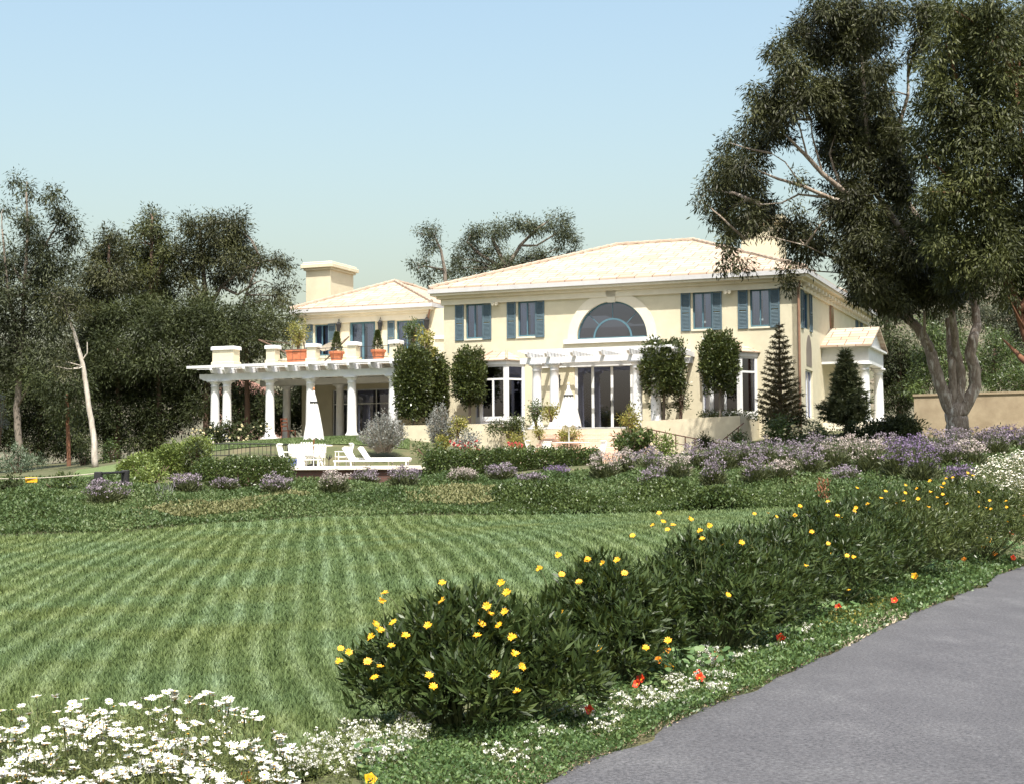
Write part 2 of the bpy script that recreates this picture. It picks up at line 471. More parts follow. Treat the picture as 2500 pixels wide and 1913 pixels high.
# ground: one sheet out to the horizon
def axis(lo, hi, step, far):
    a = list(np.arange(lo, hi+1e-6, step)); s = step; p = hi
    while p < far:
        s *= 1.35; p += s; a.append(p)
    s = step; p = lo
    while p > -far:
        s *= 1.35; p -= s; a.insert(0, p)
    return np.array(a)
gx = axis(-45, 45, 0.75, 1500); gy = axis(-6, 100, 0.75, 1500)
XX, YY = np.meshgrid(gx, gy)
ZZ = H(XX, YY)
nx, ny = len(gx), len(gy)
idx = np.arange(nx*ny).reshape(ny, nx)
F = np.stack([idx[:-1, :-1].ravel(), idx[:-1, 1:].ravel(), idx[1:, 1:].ravel(), idx[1:, :-1].ravel()], 1)
GROUND = surf('earth', (0.10, 0.085, 0.05), (0.075, 0.085, 0.035), 0.6, 0.95, 0.4, 8, c3=(0.13, 0.11, 0.06))
g = np_mesh('ground', np.stack([XX.ravel(), YY.ravel(), ZZ.ravel()], 1), F, GROUND, smooth=True)
tag(g, kind='structure')

def strip_sheet(name, A, B, nu, nv, dz, mat):
    """sheet between two polylines, draped over the ground"""
    def resamp(P, n):
        P = np.array([(p[0], p[1]) for p in P], float)
        s = np.r_[0, np.cumsum(np.linalg.norm(np.diff(P, axis=0), axis=1))]
        t = np.linspace(0, s[-1], n)
        return np.stack([np.interp(t, s, P[:, 0]), np.interp(t, s, P[:, 1])], 1)
    a = resamp(A, nu); b = resamp(B, nu)
    t = np.linspace(0, 1, nv)[:, None, None]
    Q = a[None]*(1-t) + b[None]*t
    X = Q[..., 0]; Y = Q[..., 1]
    Z = H(X, Y) + dz
    ii = np.arange(nu*nv).reshape(nv, nu)
    F = np.stack([ii[:-1, :-1].ravel(), ii[:-1, 1:].ravel(), ii[1:, 1:].ravel(), ii[1:, :-1].ravel()], 1)
    o = np_mesh(name, np.stack([X.ravel(), Y.ravel(), Z.ravel()], 1), F, mat, smooth=True)
    tag(o, kind='structure')
    return o

def asphalt():
    m, nt, b = mat_base('asphalt')
    n1 = noise(nt, 0.8, 8, 0.72, stretch=(1.5, 0.8, 1))
    n2 = noise(nt, 38, 5, 0.9)
    r1 = ramp(nt, n1.outputs['Fac'], [(0.28, (0.054, 0.052, 0.056)), (0.52, (0.070, 0.068, 0.072)), (0.74, (0.100, 0.098, 0.101))])
    r2 = ramp(nt, n2.outputs['Fac'], [(0.36, (0.30, 0.30, 0.31)), (0.64, (1.75, 1.73, 1.70))])
    c = mixc(nt, 1.0, r1.outputs['Color'], r2.outputs['Color'], 'MULTIPLY')
    nt.links.new(c, b.inputs['Base Color'])
    b.inputs['Roughness'].default_value = 0.85
    bump(nt, b, n2.outputs['Fac'], 0.6, 0.01)
    return m
def flat0(px, py):
    d = ray(px, py); t = -EYE/d.z
    return (d.x*t, t)
EDGE_PX = [(1355,1913),(1560,1818),(1700,1751),(1809,1702),(1955,1635),(2064,1582),(2210,1513),(2283,1486),(2403,1436),(2461,1402),(2500,1387)]
EDGE = [(-1.6, 1.0), (-0.9, 5.0)] + [flat0(*p) for p in EDGE_PX] + [(13.5, 33), (18.5, 40)]
# ragged edge: the asphalt has small bites along its rim
ED2 = []
Pn = np.array(EDGE); ss = np.r_[0, np.cumsum(np.linalg.norm(np.diff(Pn, axis=0), axis=1))]
for t in np.arange(0, ss[-1], 0.12):
    wv = 0.035*math.sin(t*2.3) + 0.03*math.sin(t*5.1+1) + random.uniform(-0.018, 0.018)
    ED2.append((np.interp(t, ss, Pn[:, 0]) + wv, np.interp(t, ss, Pn[:, 1]) - wv*0.5))
RIGHT = [(x + 7.5 + 0.05*y, y - 3.0) for x, y in EDGE]
ROAD = strip_sheet('road', ED2, RIGHT, 420, 24, 0.03, asphalt())

# lawn
NEAR_L = [(-14, 6.5), (-6.0, 6.6), (-1.75, 7.3), (-1.0, 8.6), (-0.75, 9.9), (-0.2, 11.6), (0.8, 13.8), (2.3, 17.2), (4.2, 21.2), (6.2, 25.5), (7.9, 30), (8.3, 34.6)]
FAR_L = [(-22, 29.5)] + [(at(*q).x, at(*q).y) for q in LAWN_FAR]
SDIR = np.array([-0.127, 1.0]); SDIR /= np.linalg.norm(SDIR)
def lawnmat(name, blade=False):
    m, nt, b = mat_base(name)
    tc = nt.nodes.new('ShaderNodeTexCoord')
    sp = nt.nodes.new('ShaderNodeSeparateXYZ'); nt.links.new(tc.outputs['Object'], sp.inputs[0])
    nw = noise(nt, 0.13, 2, 0.5)
    # distance across the mowing direction, with the wobble of a hand mower
    a = math_n(nt, 'ADD', math_n(nt, 'MULTIPLY', sp.outputs[0], SDIR[1]), math_n(nt, 'MULTIPLY', sp.outputs[1], -SDIR[0]))
    a = math_n(nt, 'ADD', a, math_n(nt, 'MULTIPLY', math_n(nt, 'SUBTRACT', nw.outputs['Fac'], 0.5), 0.45))
    cv = math_n(nt, 'MULTIPLY', math_n(nt, 'POWER', math_n(nt, 'MAXIMUM', math_n(nt, 'SUBTRACT', 16.0, sp.outputs[1]), 0.0), 2.0), -0.012)
    a = math_n(nt, 'ADD', a, cv)
    s = math_n(nt, 'SINE', math_n(nt, 'MULTIPLY', a, 2*math.pi/0.35))  # mowing stripes: light off the bent grass, painted in as paler and darker green
    s2 = math_n(nt, 'SINE', math_n(nt, 'MULTIPLY', a, 2*math.pi/1.43))
    nf = noise(nt, 1.7, 4, 0.65, stretch=(1.6, 0.7, 1))
    f = math_n(nt, 'ADD', math_n(nt, 'MULTIPLY', math_n(nt, 'SUBTRACT', math_n(nt, 'POWER', math_n(nt, 'ADD', math_n(nt, 'MULTIPLY', s, 0.5), 0.5), 1.6), 0.4), 0.37), math_n(nt, 'MULTIPLY', s2, 0.03))
    f = math_n(nt, 'ADD', f, math_n(nt, 'ADD', math_n(nt, 'MULTIPLY', math_n(nt, 'SUBTRACT', nf.outputs['Fac'], 0.5), 0.55), 0.46))
    if blade:
        g = nt.nodes.new('ShaderNodeNewGeometry')
        f = math_n(nt, 'ADD', f, math_n(nt, 'MULTIPLY', math_n(nt, 'SUBTRACT', g.outputs['Random Per Island'], 0.5), 0.35))
    else:
        nn = noise(nt, 45, 3, 0.7)
        f = math_n(nt, 'ADD', f, math_n(nt, 'MULTIPLY', math_n(nt, 'SUBTRACT', nn.outputs['Fac'], 0.5), 0.9))
    r = ramp(nt, f, [(0.05, (0.046, 0.074, 0.022)), (0.45, (0.094, 0.131, 0.046)), (0.85, (0.185, 0.238, 0.125))])
    ny_ = noise(nt, 0.45, 3, 0.5)
    ry = ramp(nt, ny_.outputs['Fac'], [(0.35, (1.08, 1.0, 0.85)), (0.6, (0.95, 1.0, 1.05))])
    c = mixc(nt, 1.0, r.outputs['Color'], ry.outputs['Color'], 'MULTIPLY')
    nt.links.new(c, b.inputs['Base Color'])
    b.inputs['Roughness'].default_value = 0.7
    b.inputs['Specular IOR Level'].default_value = 0.2
    if not blade:
        n2 = noise(nt, 60, 3, 0.8)
        bump(nt, b, n2.outputs['Fac'], 0.8, 0.03)
    return m
LAWN = strip_sheet('lawn', NEAR_L, FAR_L, 120, 90, 0.03, lawnmat('mown_turf'))
PUPPER = surf('upper_turf', (0.085, 0.12, 0.04), (0.125, 0.16, 0.06), 2.5, 0.9, 0.6, 40)

# hills far behind on the right
hv = []; hf = []
hp = [(-260, 2), (-160, 9), (-60, 14), (20, 22), (60, 31), (95, 44), (140, 58), (200, 62), (300, 50), (420, 25)]
HX = np.linspace(-260, 420, 120); HY = np.linspace(0, 1, 14)
ht = np.interp(HX, [p[0] for p in hp], [p[1] for p in hp])
for j, t in enumerate(HY):
    for i, x in enumerate(HX):
        wob = 3.0*math.sin(x*0.06+j*0.5) + 2.0*math.sin(x*0.13+j)
        hv.append((x, 190 + 150*t, 2 + (ht[i]+wob*t)*math.sin(t*math.pi/2)))
HI = np.arange(len(hv)).reshape(14, 120)
HF = np.stack([HI[:-1, :-1].ravel(), HI[:-1, 1:].ravel(), HI[1:, 1:].ravel(), HI[1:, :-1].ravel()], 1)
tag(np_mesh('hills', hv, HF, surf('dry_scrub', (0.15, 0.12, 0.085), (0.085, 0.085, 0.05), 0.12, 0.95, 0.6, 1.0, c3=(0.19, 0.15, 0.11)), smooth=True), kind='structure')

# ------------------------------------------------------------------ the house
P0 = Vector((3.77, 62.5, EYE + 1.8))
ANG = R(-21.9)
UX = Vector((math.cos(ANG), math.sin(ANG), 0)); NX = Vector((-math.sin(ANG), math.cos(ANG), 0))
def L(px, py, s=0.0):
    """house coordinates (x along the front, z) of a sight line meeting the plane y = s"""
    d = ray(px, py); o = Vector((0, 0, EYE))
    t = ((P0 + NX*s - o).dot(NX)) / d.dot(NX)
    q = o + d*t - P0
    return q.dot(UX), q.z
def Ls(px, py, x):
    """house coordinates (y, z) on the side plane x"""
    d = ray(px, py); o = Vector((0, 0, EYE))
    t = ((P0 + UX*x - o).dot(UX)) / d.dot(UX)
    q = o + d*t - P0
    return q.dot(NX), q.z
def W(x, y, z=0.0):
    return P0 + UX*x + NX*y + Vector((0, 0, z))

XL, XR = -7.19, 8.0
D1, D2 = 12.4, 17.2
ZB = -1.6
ZW = 5.95
HOUSE = empty('house', P0, ANG, 'large cream stucco two storey house with teal shutters and pale tiled hip roofs', 'house')

def grid_wall(mb, a0, a1, z0, z1, ops, dep, arch=None):
    """wall sheet with rectangular openings in the plane y=0, thickness dep behind; mb.T places it"""
    xs = sorted(set([a0, a1] + [v for o in ops for v in o[:2]] + ([arch[0]-arch[2], arch[0]+arch[2]] if arch else [])))
    zs = sorted(set([z0, z1] + [v for o in ops for v in o[2:4]] + ([arch[1], arch[1]+arch[2]] if arch else [])))
    rects = list(ops)
    if arch: rects.append((arch[0]-arch[2], arch[0]+arch[2], arch[1], arch[1]+arch[2]))
    def inside(x, z):
        return any(o[0] < x < o[1] and o[2] < z < o[3] for o in rects)
    for i in range(len(xs)-1):
        for j in range(len(zs)-1):
            if inside((xs[i]+xs[i+1])/2, (zs[j]+zs[j+1])/2): continue
            x, X, z, Z = xs[i], xs[i+1], zs[j], zs[j+1]
            mb.quad((x,0,z),(X,0,z),(X,0,Z),(x,0,Z))
            mb.quad((x,dep,z),(x,dep,Z),(X,dep,Z),(X,dep,z))
    for o in ops:
        x, X, z, Z = o[:4]
        mb.quad((x,0,z),(x,0,Z),(x,dep,Z),(x,dep,z)); mb.quad((X,0,Z),(X,0,z),(X,dep,z),(X,dep,Z))
        mb.quad((x,0,Z),(X,0,Z),(X,dep,Z),(x,dep,Z)); mb.quad((X,0,z),(x,0,z),(x,dep,z),(X,dep,z))
    if arch:
        xc, zb, r = arch; n = 28
        pts = [(xc - r*math.cos(math.pi*k/n), zb + r*math.sin(math.pi*k/n)) for k in range(n+1)]
        for (x, z), (X, Z) in zip(pts, pts[1:]):
            for y in (0, dep):
                mb.quad((x,y,z),(X,y,Z),(X,y,zb+r),(x,y,zb+r))
            mb.quad((x,0,z),(x,dep,z),(X,dep,Z),(X,0,Z))
        mb.quad((xc-r,0,zb),(xc+r,0,zb),(xc+r,dep,zb),(xc-r,dep,zb))
    for (x, X) in ((a0, a0), (a1, a1)):
        mb.quad((x,0,z0),(x,dep,z0),(x,dep,z1),(x,0,z1))
    mb.quad((a0,0,z1),(a1,0,z1),(a1,dep,z1),(a0,dep,z1))

Tfront = lambda s: (lambda a, b, c: (a, s + b, c))
Tside = lambda x: (lambda a, b, c: (x - b, a, c))       # a runs into the house, b inward from the outer face

def window(T, x0, x1, z0, z1, dep=0.13, mull=1, trans=None, frame=None, curtain=None, name='window', glass=None, fw=0.055, sill=True):
    frame = frame or TEALF
    m = MB(T)
    m.box(x0, x0+fw, dep-0.05, dep+0.03, z0, z1); m.box(x1-fw, x1, dep-0.05, dep+0.03, z0, z1)
    m.box(x0+fw, x1-fw, dep-0.05, dep+0.03, z1-fw, z1); m.box(x0+fw, x1-fw, dep-0.05, dep+0.03, z0, z0+fw*1.3)
    for k in range(mull):
        xm = x0 + (x1-x0)*(k+1)/(mull+1)
        m.box(xm-fw*0.45, xm+fw*0.45, dep-0.042, dep+0.022, z0+fw*1.3, z1-fw)
    if trans:
        m.box(x0+fw, x1-fw, dep-0.046, dep+0.026, trans-fw*0.5, trans+fw*0.5)
    f = m.build(name, frame, HOUSE)
    g = MB(T); g.box(x0+fw*0.5, x1-fw*0.5, dep-0.006, dep+0.006, z0+fw*0.5, z1-fw*0.5)
    g.build('pane', glass or GLASS, f)
    if curtain:
        for side in (0, 1):
            c = MB(T)
            wd = (x1-x0)*0.36; n = 10
            xa = x0+0.03 if side == 0 else x1-0.03-wd
            pts = []
            for k in range(n+1):
                pts.append((xa + wd*k/n, dep+0.12+0.035*(k % 2)))
            for (xa_, ya), (xb_, yb) in zip(pts, pts[1:]):
                c.add([(xa_,ya,z0),(xb_,yb,z0),(xb_,yb,z1),(xa_,ya,z1),(xa_,ya+.01,z0),(xb_,yb+.01,z0),(xb_,yb+.01,z1),(xa_,ya+.01,z1)],
                      [(0,1,2,3),(7,6,5,4),(3,2,6,7),(1,0,4,5),(0,3,7,4),(2,1,5,6)])
            c.build('curtain', curtain, f)
    return f

def shutter(T, x0, x1, z0, z1):
    m = MB(T); y0, y1 = -0.05, -0.004; b = 0.06
    m.box(x0, x0+b, y0, y1, z0, z1); m.box(x1-b, x1, y0, y1, z0, z1)
    zm = (z0+z1)/2
    for a, c in ((z0, z0+b), (zm-b/2, zm+b/2), (z1-b, z1)):
        m.box(x0+b, x1-b, y0+.002, y1, a, c)
    z = z0+b
    while z < z1-b-0.03:
        if not (zm-b/2-.04 < z < zm+b/2):
            m.add([(x0+b,y0+.008,z),(x1-b,y0+.008,z),(x1-b,y1-.006,z+.05),(x0+b,y1-.006,z+.05),(x0+b,y0+.016,z-.004),(x1-b,y0+.016,z-.004),(x1-b,y1,z+.046),(x0+b,y1,z+.046)],
                  [(0,1,2,3),(7,6,5,4),(3,2,6,7),(1,0,4,5),(0,3,7,4),(2,1,5,6)])
        z += 0.055
    return m.build('shutter', TEAL, HOUSE)

# openings of the main front, read off as house coordinates
def rect(xa, xb, ya, yb, s=0.0):
    x0, _ = L(xa, (ya+yb)/2, s); x1, _ = L(xb, (ya+yb)/2, s); xm = (xa+xb)/2
    _, zt = L(xm, ya, s); _, zb = L(xm, yb, s)
    return (x0, x1, zb, zt)
WIN = [rect(1137,1178,743,827), rect(1264,1307,737,824), rect(1691,1738,714,803), rect(1831,1879,705,797)]
WT = sum(w_[3] for w_ in WIN)/4; WB_ = sum(w_[2] for w_ in WIN)/4
WIN = [(w_[0], w_[1], WB_, WT) for w_ in WIN]
ac = L(1494, 826)[0]; ar = (L(1580, 826)[0]-L(1408, 826)[0])/2; az_ = L(1494, 826)[1]
DOOR = rect(1403,1552,888,1053)
DOOR = (DOOR[0], DOOR[1], 0.02, 2.75)
BAYX = [L(1204, 1000, -0.75)[0], L(1771, 1000, -0.75)[0]]
BAYZ0 = L(1204, 1021, -0.75)[1]; BAYZ1 = L(1204, 885, -0.75)[1]
bayops = [(bx-0.95, bx+0.95, BAYZ0+0.02, BAYZ1-0.02) for bx in BAYX]
m = MB(Tfront(0))
grid_wall(m, XL, XR, ZB, ZW, WIN + [DOOR] + bayops, 0.22, (ac, az_, ar))
wall = m.build('wall', STUCCO, HOUSE)
# right side wall
sw = []
y0, zt = Ls(1951, 712, XR); y1, zb = Ls(1983, 808, XR)
ya = Ls(1962, 760, XR)[0]; yb = Ls(1974, 760, XR)[0]
SW1 = (ya-0.1, yb+0.12, WB_, WT)
yc = Ls(2078.5+14, 790, XR)[0]; yd = Ls(2094+4, 790, XR)[0]
SW2 = (yc, yc+0.9, WB_+0.15, WT)
yo = Ls(2029, 775, XR)[0]; zo = Ls(2029, 775, XR)[1]
yn0 = Ls(1968, 1000, XR)[0]; yn1 = Ls(1986, 1000, XR)[0]
NICHE = (yn0, yn1, 0.42, 2.35)
m = MB(Tside(XR))
grid_wall(m, 0.0, D2, ZB, ZW-0.003, [SW1, SW2, NICHE], 0.22)
m.build('side_wall', STUCCO, HOUSE)
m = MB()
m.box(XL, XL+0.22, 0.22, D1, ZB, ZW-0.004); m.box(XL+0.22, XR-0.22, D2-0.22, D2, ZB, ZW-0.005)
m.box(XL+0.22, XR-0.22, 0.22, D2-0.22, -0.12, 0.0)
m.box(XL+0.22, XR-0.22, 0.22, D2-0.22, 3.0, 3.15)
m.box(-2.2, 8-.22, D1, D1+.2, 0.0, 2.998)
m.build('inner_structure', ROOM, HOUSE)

for i, w_ in enumerate(WIN):
    window(Tfront(0), *w_, mull=1, curtain=CURT)
    sw_ = 0.40
    shutter(Tfront(0), w_[0]-sw_-0.08, w_[0]-0.08, WB_-0.06, WT+0.02)
    shutter(Tfront(0), w_[1]+0.01, w_[1]+0.01+sw_, WB_-0.06, WT+0.02)
    mm = MB(Tfront(0)); mm.box(w_[0]-0.05, w_[1]+0.05, -0.045, 0.1, w_[2]-0.07, w_[2]-0.002); mm.build('window_sill', TRIM, HOUSE)
window(Tside(XR), *SW1, mull=1, curtain=CURT)
shutter(Tside(XR), SW1[0]-0.5, SW1[0]-0.02, WB_-0.06, WT+0.02)
shutter(Tside(XR), SW1[1]+0.02, SW1[1]+0.5, WB_-0.06, WT+0.02)
window(Tside(XR), *SW2, mull=1)
shutter(Tside(XR), SW2[1]+0.02, SW2[1]+0.5, SW2[2], WT+0.02)
shutter(Tside(XR), SW2[0]-0.5, SW2[0]-0.02, SW2[2], WT+0.02)
window(Tside(XR), *NICHE, mull=1, curtain=CURTW, frame=WHITE, name='garden_door')
# arched head above the garden door and the oval window
mm = MB(Tside(XR)); nc = (yn0+yn1)/2; nr = (yn1-yn0)*0.36
mm.prism([(nc-nr, 2.5)] + [(nc-nr*math.cos(math.pi*k/12), 3.05+nr*1.3*math.sin(math.pi*k/12)) for k in range(13)] + [(nc+nr, 2.5)], -0.012, 0.05)
mm.build('arched_light', DGLASS if False else ROOM, HOUSE)
mm = MB(Tside(XR)); mm.prism([(yo+0.42*math.cos(2*math.pi*k/24), zo+0.75*math.sin(2*math.pi*k/24)) for k in range(24)], -0.05, 0.04)
ow = mm.build('oval_window', PIPE, HOUSE)
mm = MB(Tside(XR)); mm.prism([(yo+0.32*math.cos(2*math.pi*k/24), zo+0.63*math.sin(2*math.pi*k/24)) for k in range(24)], -0.06, -0.03)
mm.build('pane', surf('amber_glass', (0.20, 0.11, 0.05), (0.14, 0.08, 0.04), 3, 0.15), ow)

# the arched window with its ring, keystone and sill band
n = 28
mm = MB(Tfront(0))
for k in range(n):
    a0, a1 = math.pi*k/n, math.pi*(k+1)/n
    P = lambda a, r: (ac - r*math.cos(a), az_ + r*math.sin(a))
    q = [P(a0, ar+0.002), P(a1, ar+0.002), P(a1, ar+0.40), P(a0, ar+0.40)]
    mm.prism(q, -0.06, 0.02)
mm.build('arch_surround', TRIM, HOUSE)
mm = MB(Tfront(0)); mm.prism([(ac-0.16, az_+ar-0.05), (ac+0.16, az_+ar-0.05), (ac+0.24, az_+ar+0.52), (ac-0.24, az_+ar+0.52)], -0.10, 0.0)
mm.build('keystone', TRIM, HOUSE)
mm = MB(Tfront(0)); mm.box(ac-ar-0.55, ac+ar+0.55, -0.12, 0.04, az_-0.17, az_-0.003); mm.build('window_sill', WHITE, HOUSE)
fr = MB(Tfront(0))
for k in range(n):
    a0, a1 = math.pi*k/n, math.pi*(k+1)/n
    fr.prism([P(a0, ar-0.06), P(a1, ar-0.06), P(a1, ar-0.002), P(a0, ar-0.002)], 0.09, 0.16)
    ri = ar*0.53
    fr.prism([P(a0, ri-0.035), P(a1, ri-0.035), P(a1, ri+0.035), P(a0, ri+0.035)], 0.095, 0.155)
for a in (0.25, 0.5, 0.75):
    c, s = math.cos(math.pi*a), math.sin(math.pi*a); tx, tz = s*0.014, c*0.014
    r0, r1 = ar*0.56, ar-0.06
    fr.prism([(ac-r0*c-tx, az_+r0*s-tz), (ac-r1*c-tx, az_+r1*s-tz), (ac-r1*c+tx, az_+r1*s+tz), (ac-r0*c+tx, az_+r0*s+tz)], 0.11, 0.14)
fr.box(ac-ar+0.01, ac+ar-0.01, 0.09, 0.16, az_+0.003, az_+0.06)
fw_ = fr.build('arched_window', TEALF, HOUSE)
gl = MB(Tfront(0)); gl.prism([P(math.pi*k/n, ar-0.02) for k in range(n+1)], 0.12, 0.128); gl.build('pane', DGLASS, fw_)

# french doors at the centre: white frame, four glass leaves, pale curtain
dx0, dx1, dz0, dz1 = DOOR
fr = MB(Tfront(0))
fr.box(dx0, dx0+0.06, 0.06, 0.16, dz0, dz1); fr.box(dx1-0.06, dx1, 0.06, 0.16, dz0, dz1); fr.box(dx0+.06, dx1-.06, 0.06, 0.16, dz1-0.07, dz1)
fr.box(dx0+.06, dx1-.06, 0.05, 0.17, dz0, dz0+0.05)
fd = fr.build('french_door', WHITE, HOUSE)
cuts = [L(1403, 980)[0]+.06, L(1446, 980)[0], L(1493, 980)[0], L(1541, 980)[0], dx1-.06]
for k in range(4):
    a, b = cuts[k], cuts[k+1]
    lf = MB(Tfront(0)); t_ = 0.055
    lf.box(a, a+t_, 0.075, 0.135, dz0+.052, dz1-.072); lf.box(b-t_, b, 0.075, 0.135, dz0+.052, dz1-.072)
    lf.box(a+t_, b-t_, 0.075, 0.135, dz0+.052, dz0+.14); lf.box(a+t_, b-t_, 0.075, 0.135, dz1-.14, dz1-.072)
    lf.box(a+t_, b-t_, 0.100, 0.108, dz0+.14, dz1-.14)
    lo = lf.build('door_leaf', WHITE if k else WHITE, fd)
    lo.data.materials.append(DGLASS)
    for pi in range(len(lo.data.polygons)-6, len(lo.data.polygons)):
        lo.data.polygons[pi].material_index = 1
mm = MB(Tfront(0))
for k in range(8):
    xa = dx0+0.12+0.07*k
    mm.box(xa, xa+0.045, 0.19+0.03*(k % 2), 0.22+0.03*(k % 2), dz0, dz1-0.1)
mm.build('curtain', CURTW, fd)
hd = MB(Tfront(0)); hd.box(cuts[2]-0.05, cuts[2]-0.03, 0.03, 0.075, 1.0, 1.25); hd.box(cuts[2]+0.03, cuts[2]+0.05, 0.03, 0.075, 1.0, 1.25); hd.build('door_handle', IRON, fd)

# bay windows
def bay(bx):
    hw, sd_, dp = 0.60, 0.52, 0.75
    z0, z1 = BAYZ0, BAYZ1
    pl = [(bx-hw-sd_, -0.004), (bx-hw, -dp), (bx+hw, -dp), (bx+hw+sd_, -0.004)]
    m = MB(); m.prismz(pl, z0-0.10, z0+0.03)
    pl2 = [(bx-hw-sd_-.05, -0.004), (bx-hw-.03, -dp-.06), (bx+hw+.03, -dp-.06), (bx+hw+sd_+.05, -0.004)]
    m.prismz(pl2, z1-0.10, z1+0.10)
    base = [(p[0], p[1]) for p in pl]
    m.prismz([(bx-hw-sd_+.02, -0.006), (bx-hw+.01, -dp+.04), (bx+hw-.01, -dp+.04), (bx+hw+sd_-.02, -0.006)], z0-0.9, z0-0.10)
    def post(p, q, ta, tb, wd=0.06, za=z0+.03, zb=z1-.1, t=0.09):
        # bar along the face p->q between fractions ta..tb
        p = Vector((p[0], p[1], 0)); q = Vector((q[0], q[1], 0)); e = q-p; nrm = Vector((-e.y, e.x, 0)).normalized()
        a = p+e*ta; b = p+e*tb
        m.prismz([(a.x, a.y), (b.x, b.y), (b.x+nrm.x*t, b.y+nrm.y*t), (a.x+nrm.x*t, a.y+nrm.y*t)], za, zb)
    f = [(pl[0], pl[1]), (pl[1], pl[2]), (pl[2], pl[3])]
    zt = z0 + (z1-z0)*0.70
    for i, (p, q) in enumerate(f):
        ln = math.hypot(q[0]-p[0], q[1]-p[1])
        c = 0.13/ln
        post(p, q, 0, c); post(p, q, 1-c, 1)
        post(p, q, c, 1-c, za=zt-0.04, zb=zt+0.04)
        post(p, q, c, 1-c, za=z0+.03, zb=z0+.09); post(p, q, c, 1-c, za=z1-.18, zb=z1-.1)
        if i == 1:
            post(p, q, .5-.04/ln, .5+.04/ln, za=z0+.09, zb=zt-.04)
    b = m.build('bay_window', WHITE, HOUSE)
    for p, q in f:
        g = MB(); p_ = Vector((*p, 0)); q_ = Vector((*q, 0)); e = q_-p_; nr_ = Vector((-e.y, e.x, 0)).normalized()
        a = p_+nr_*.04; c = q_+nr_*.04
        g.prismz([(a.x, a.y), (c.x, c.y), (c.x+nr_.x*.01, c.y+nr_.y*.01), (a.x+nr_.x*.01, a.y+nr_.y*.01)], z0+.03, z1-.1)
        g.build('pane', DGLASS, b)
    r = MB(); e = 0.14
    zb_ = z1+0.102
    A = [(bx-hw-sd_-e, -0.01, zb_), (bx-hw-e*.5, -dp-e, zb_), (bx+hw+e*.5, -dp-e, zb_), (bx+hw+sd_+e, -0.01, zb_)]
    B = [(bx-hw*.55, -0.01, zb_+0.42), (bx+hw*.55, -0.01, zb_+0.42)]
    r.poly([A[0], A[1], B[0]]); r.poly([A[1], A[2], B[1], B[0]]); r.poly([A[2], A[3], B[1]])
    r.add([(p[0], p[1], p[2]-0.045) for p in A] + A, [(0,1,5,4),(1,2,6,5),(2,3,7,6),(3,2,1,0)])
    ro = r.build('bay_roof', TILE, b)
    for s_ in ((A[1], B[0]), (A[2], B[1])):
        cp = MB(); cp.tube([Vector(s_[0])+Vector((0,0,.02)), Vector(s_[1])+Vector((0,-.02,.02))], 0.05, 6)
        cp.build('hip_cap', CAPT, b)
for bx in BAYX: bay(bx)

# cornice, gutter and roofs
def hip(x0, x1, y0, y1, ze, zr, axis_, hd, name='roof'):
    """hip roof over the rectangle; axis 'x' or 'y' is the ridge direction"""
    if axis_ == 'x':
        ym = (y0+y1)/2; a = (x0+hd, ym, zr); b = (x1-hd, ym, zr)
        A, B, C, D = (x0,y0,ze),(x1,y0,ze),(x1,y1,ze),(x0,y1,ze)
        faces = [[A, B, b, a], [B, C, b], [C, D, a, b], [D, A, a]]
        hips = [(A, a), (B, b), (C, b), (D, a), (a, b)]
    else:
        xm = (x0+x1)/2; a = (xm, y0+hd, zr); b = (xm, y1-hd, zr)
        A, B, C, D = (x0,y0,ze),(x1,y0,ze),(x1,y1,ze),(x0,y1,ze)
        faces = [[A, B, a], [B, C, b, a], [C, D, b], [D, A, a, b]]
        hips = [(A, a), (B, a), (C, b), (D, b), (a, b)]
    m = MB()
    for f in faces: m.poly(f)
    lo = [(p[0], p[1], ze-0.06) for p in (A, B, C, D)]
    m.add(lo+[A, B, C, D], [(3,2,1,0),(0,1,5,4),(1,2,6,5),(2,3,7,6),(3,0,4,7)])
    r = m.build(name, TILE, HOUSE)
    for p, q in hips:
        c = MB()
        p = Vector(p); q = Vector(q); nn = max(2, int((q-p).length/0.45))
        for k in range(nn):
            s = p.lerp(q, k/nn); e = p.lerp(q, (k+1.08)/nn if k < nn-1 else 1.0)
            c.tube([s+Vector((0,0,0.005)), e+Vector((0,0,0.045))], [0.10, 0.085], 7)
        c.build('hip_cap', CAPT, r)
    return r

def cornice(segs, ze, prof):
    """moulded cornice rings: prof = list of (overhang, z0, z1)"""
    for i, (o, z0, z1, mt, nm) in enumerate(prof):
        m = MB()
        for (x0, x1, y0, y1) in segs(o):
            m.box(x0, x1, y0, y1, z0, z1)
        m.build(nm, mt, HOUSE)

ZE = 6.18
OV = 0.48
def ring(x0, x1, y0, y1, back=True):
    def f(o):
        r = [(x0-o, x1+o, y0-o, y0-0.002), (x1+0.002, x1+o, y0-0.001, y1), (x0-o, x0-0.002, y0-0.001, y1)]
        return r
    return f
PROF = [(OV+0.05, ZE-0.24, ZE-0.063, GREYW, 'gutter'), (OV-0.03, ZE-0.34, ZE-0.243, TRIM, 'fascia'), (0.24, ZE-0.46, ZE-0.343, TRIM, 'cornice'), (0.10, ZE-0.72, ZE-0.463, TRIM, 'frieze')]
cornice(ring(XL, XR, 0, D2), ZE, PROF)
hip(XL-OV, XR+OV, -OV, D1+OV, ZE, 8.57, 'x', 6.3)
hip(XL+3, XR+OV-0.004, D1-4.0, D2+OV, ZE-0.004, 8.1, 'x', 4.5)
# eave brackets on the right side
for k in range(22):
    y = 0.5 + k*0.75
    m = MB(); m.box(XR+0.102, XR+0.36, y, y+0.18, ZE-0.60, ZE-0.465); b_ = m.build('eave_bracket', TRIM, HOUSE)
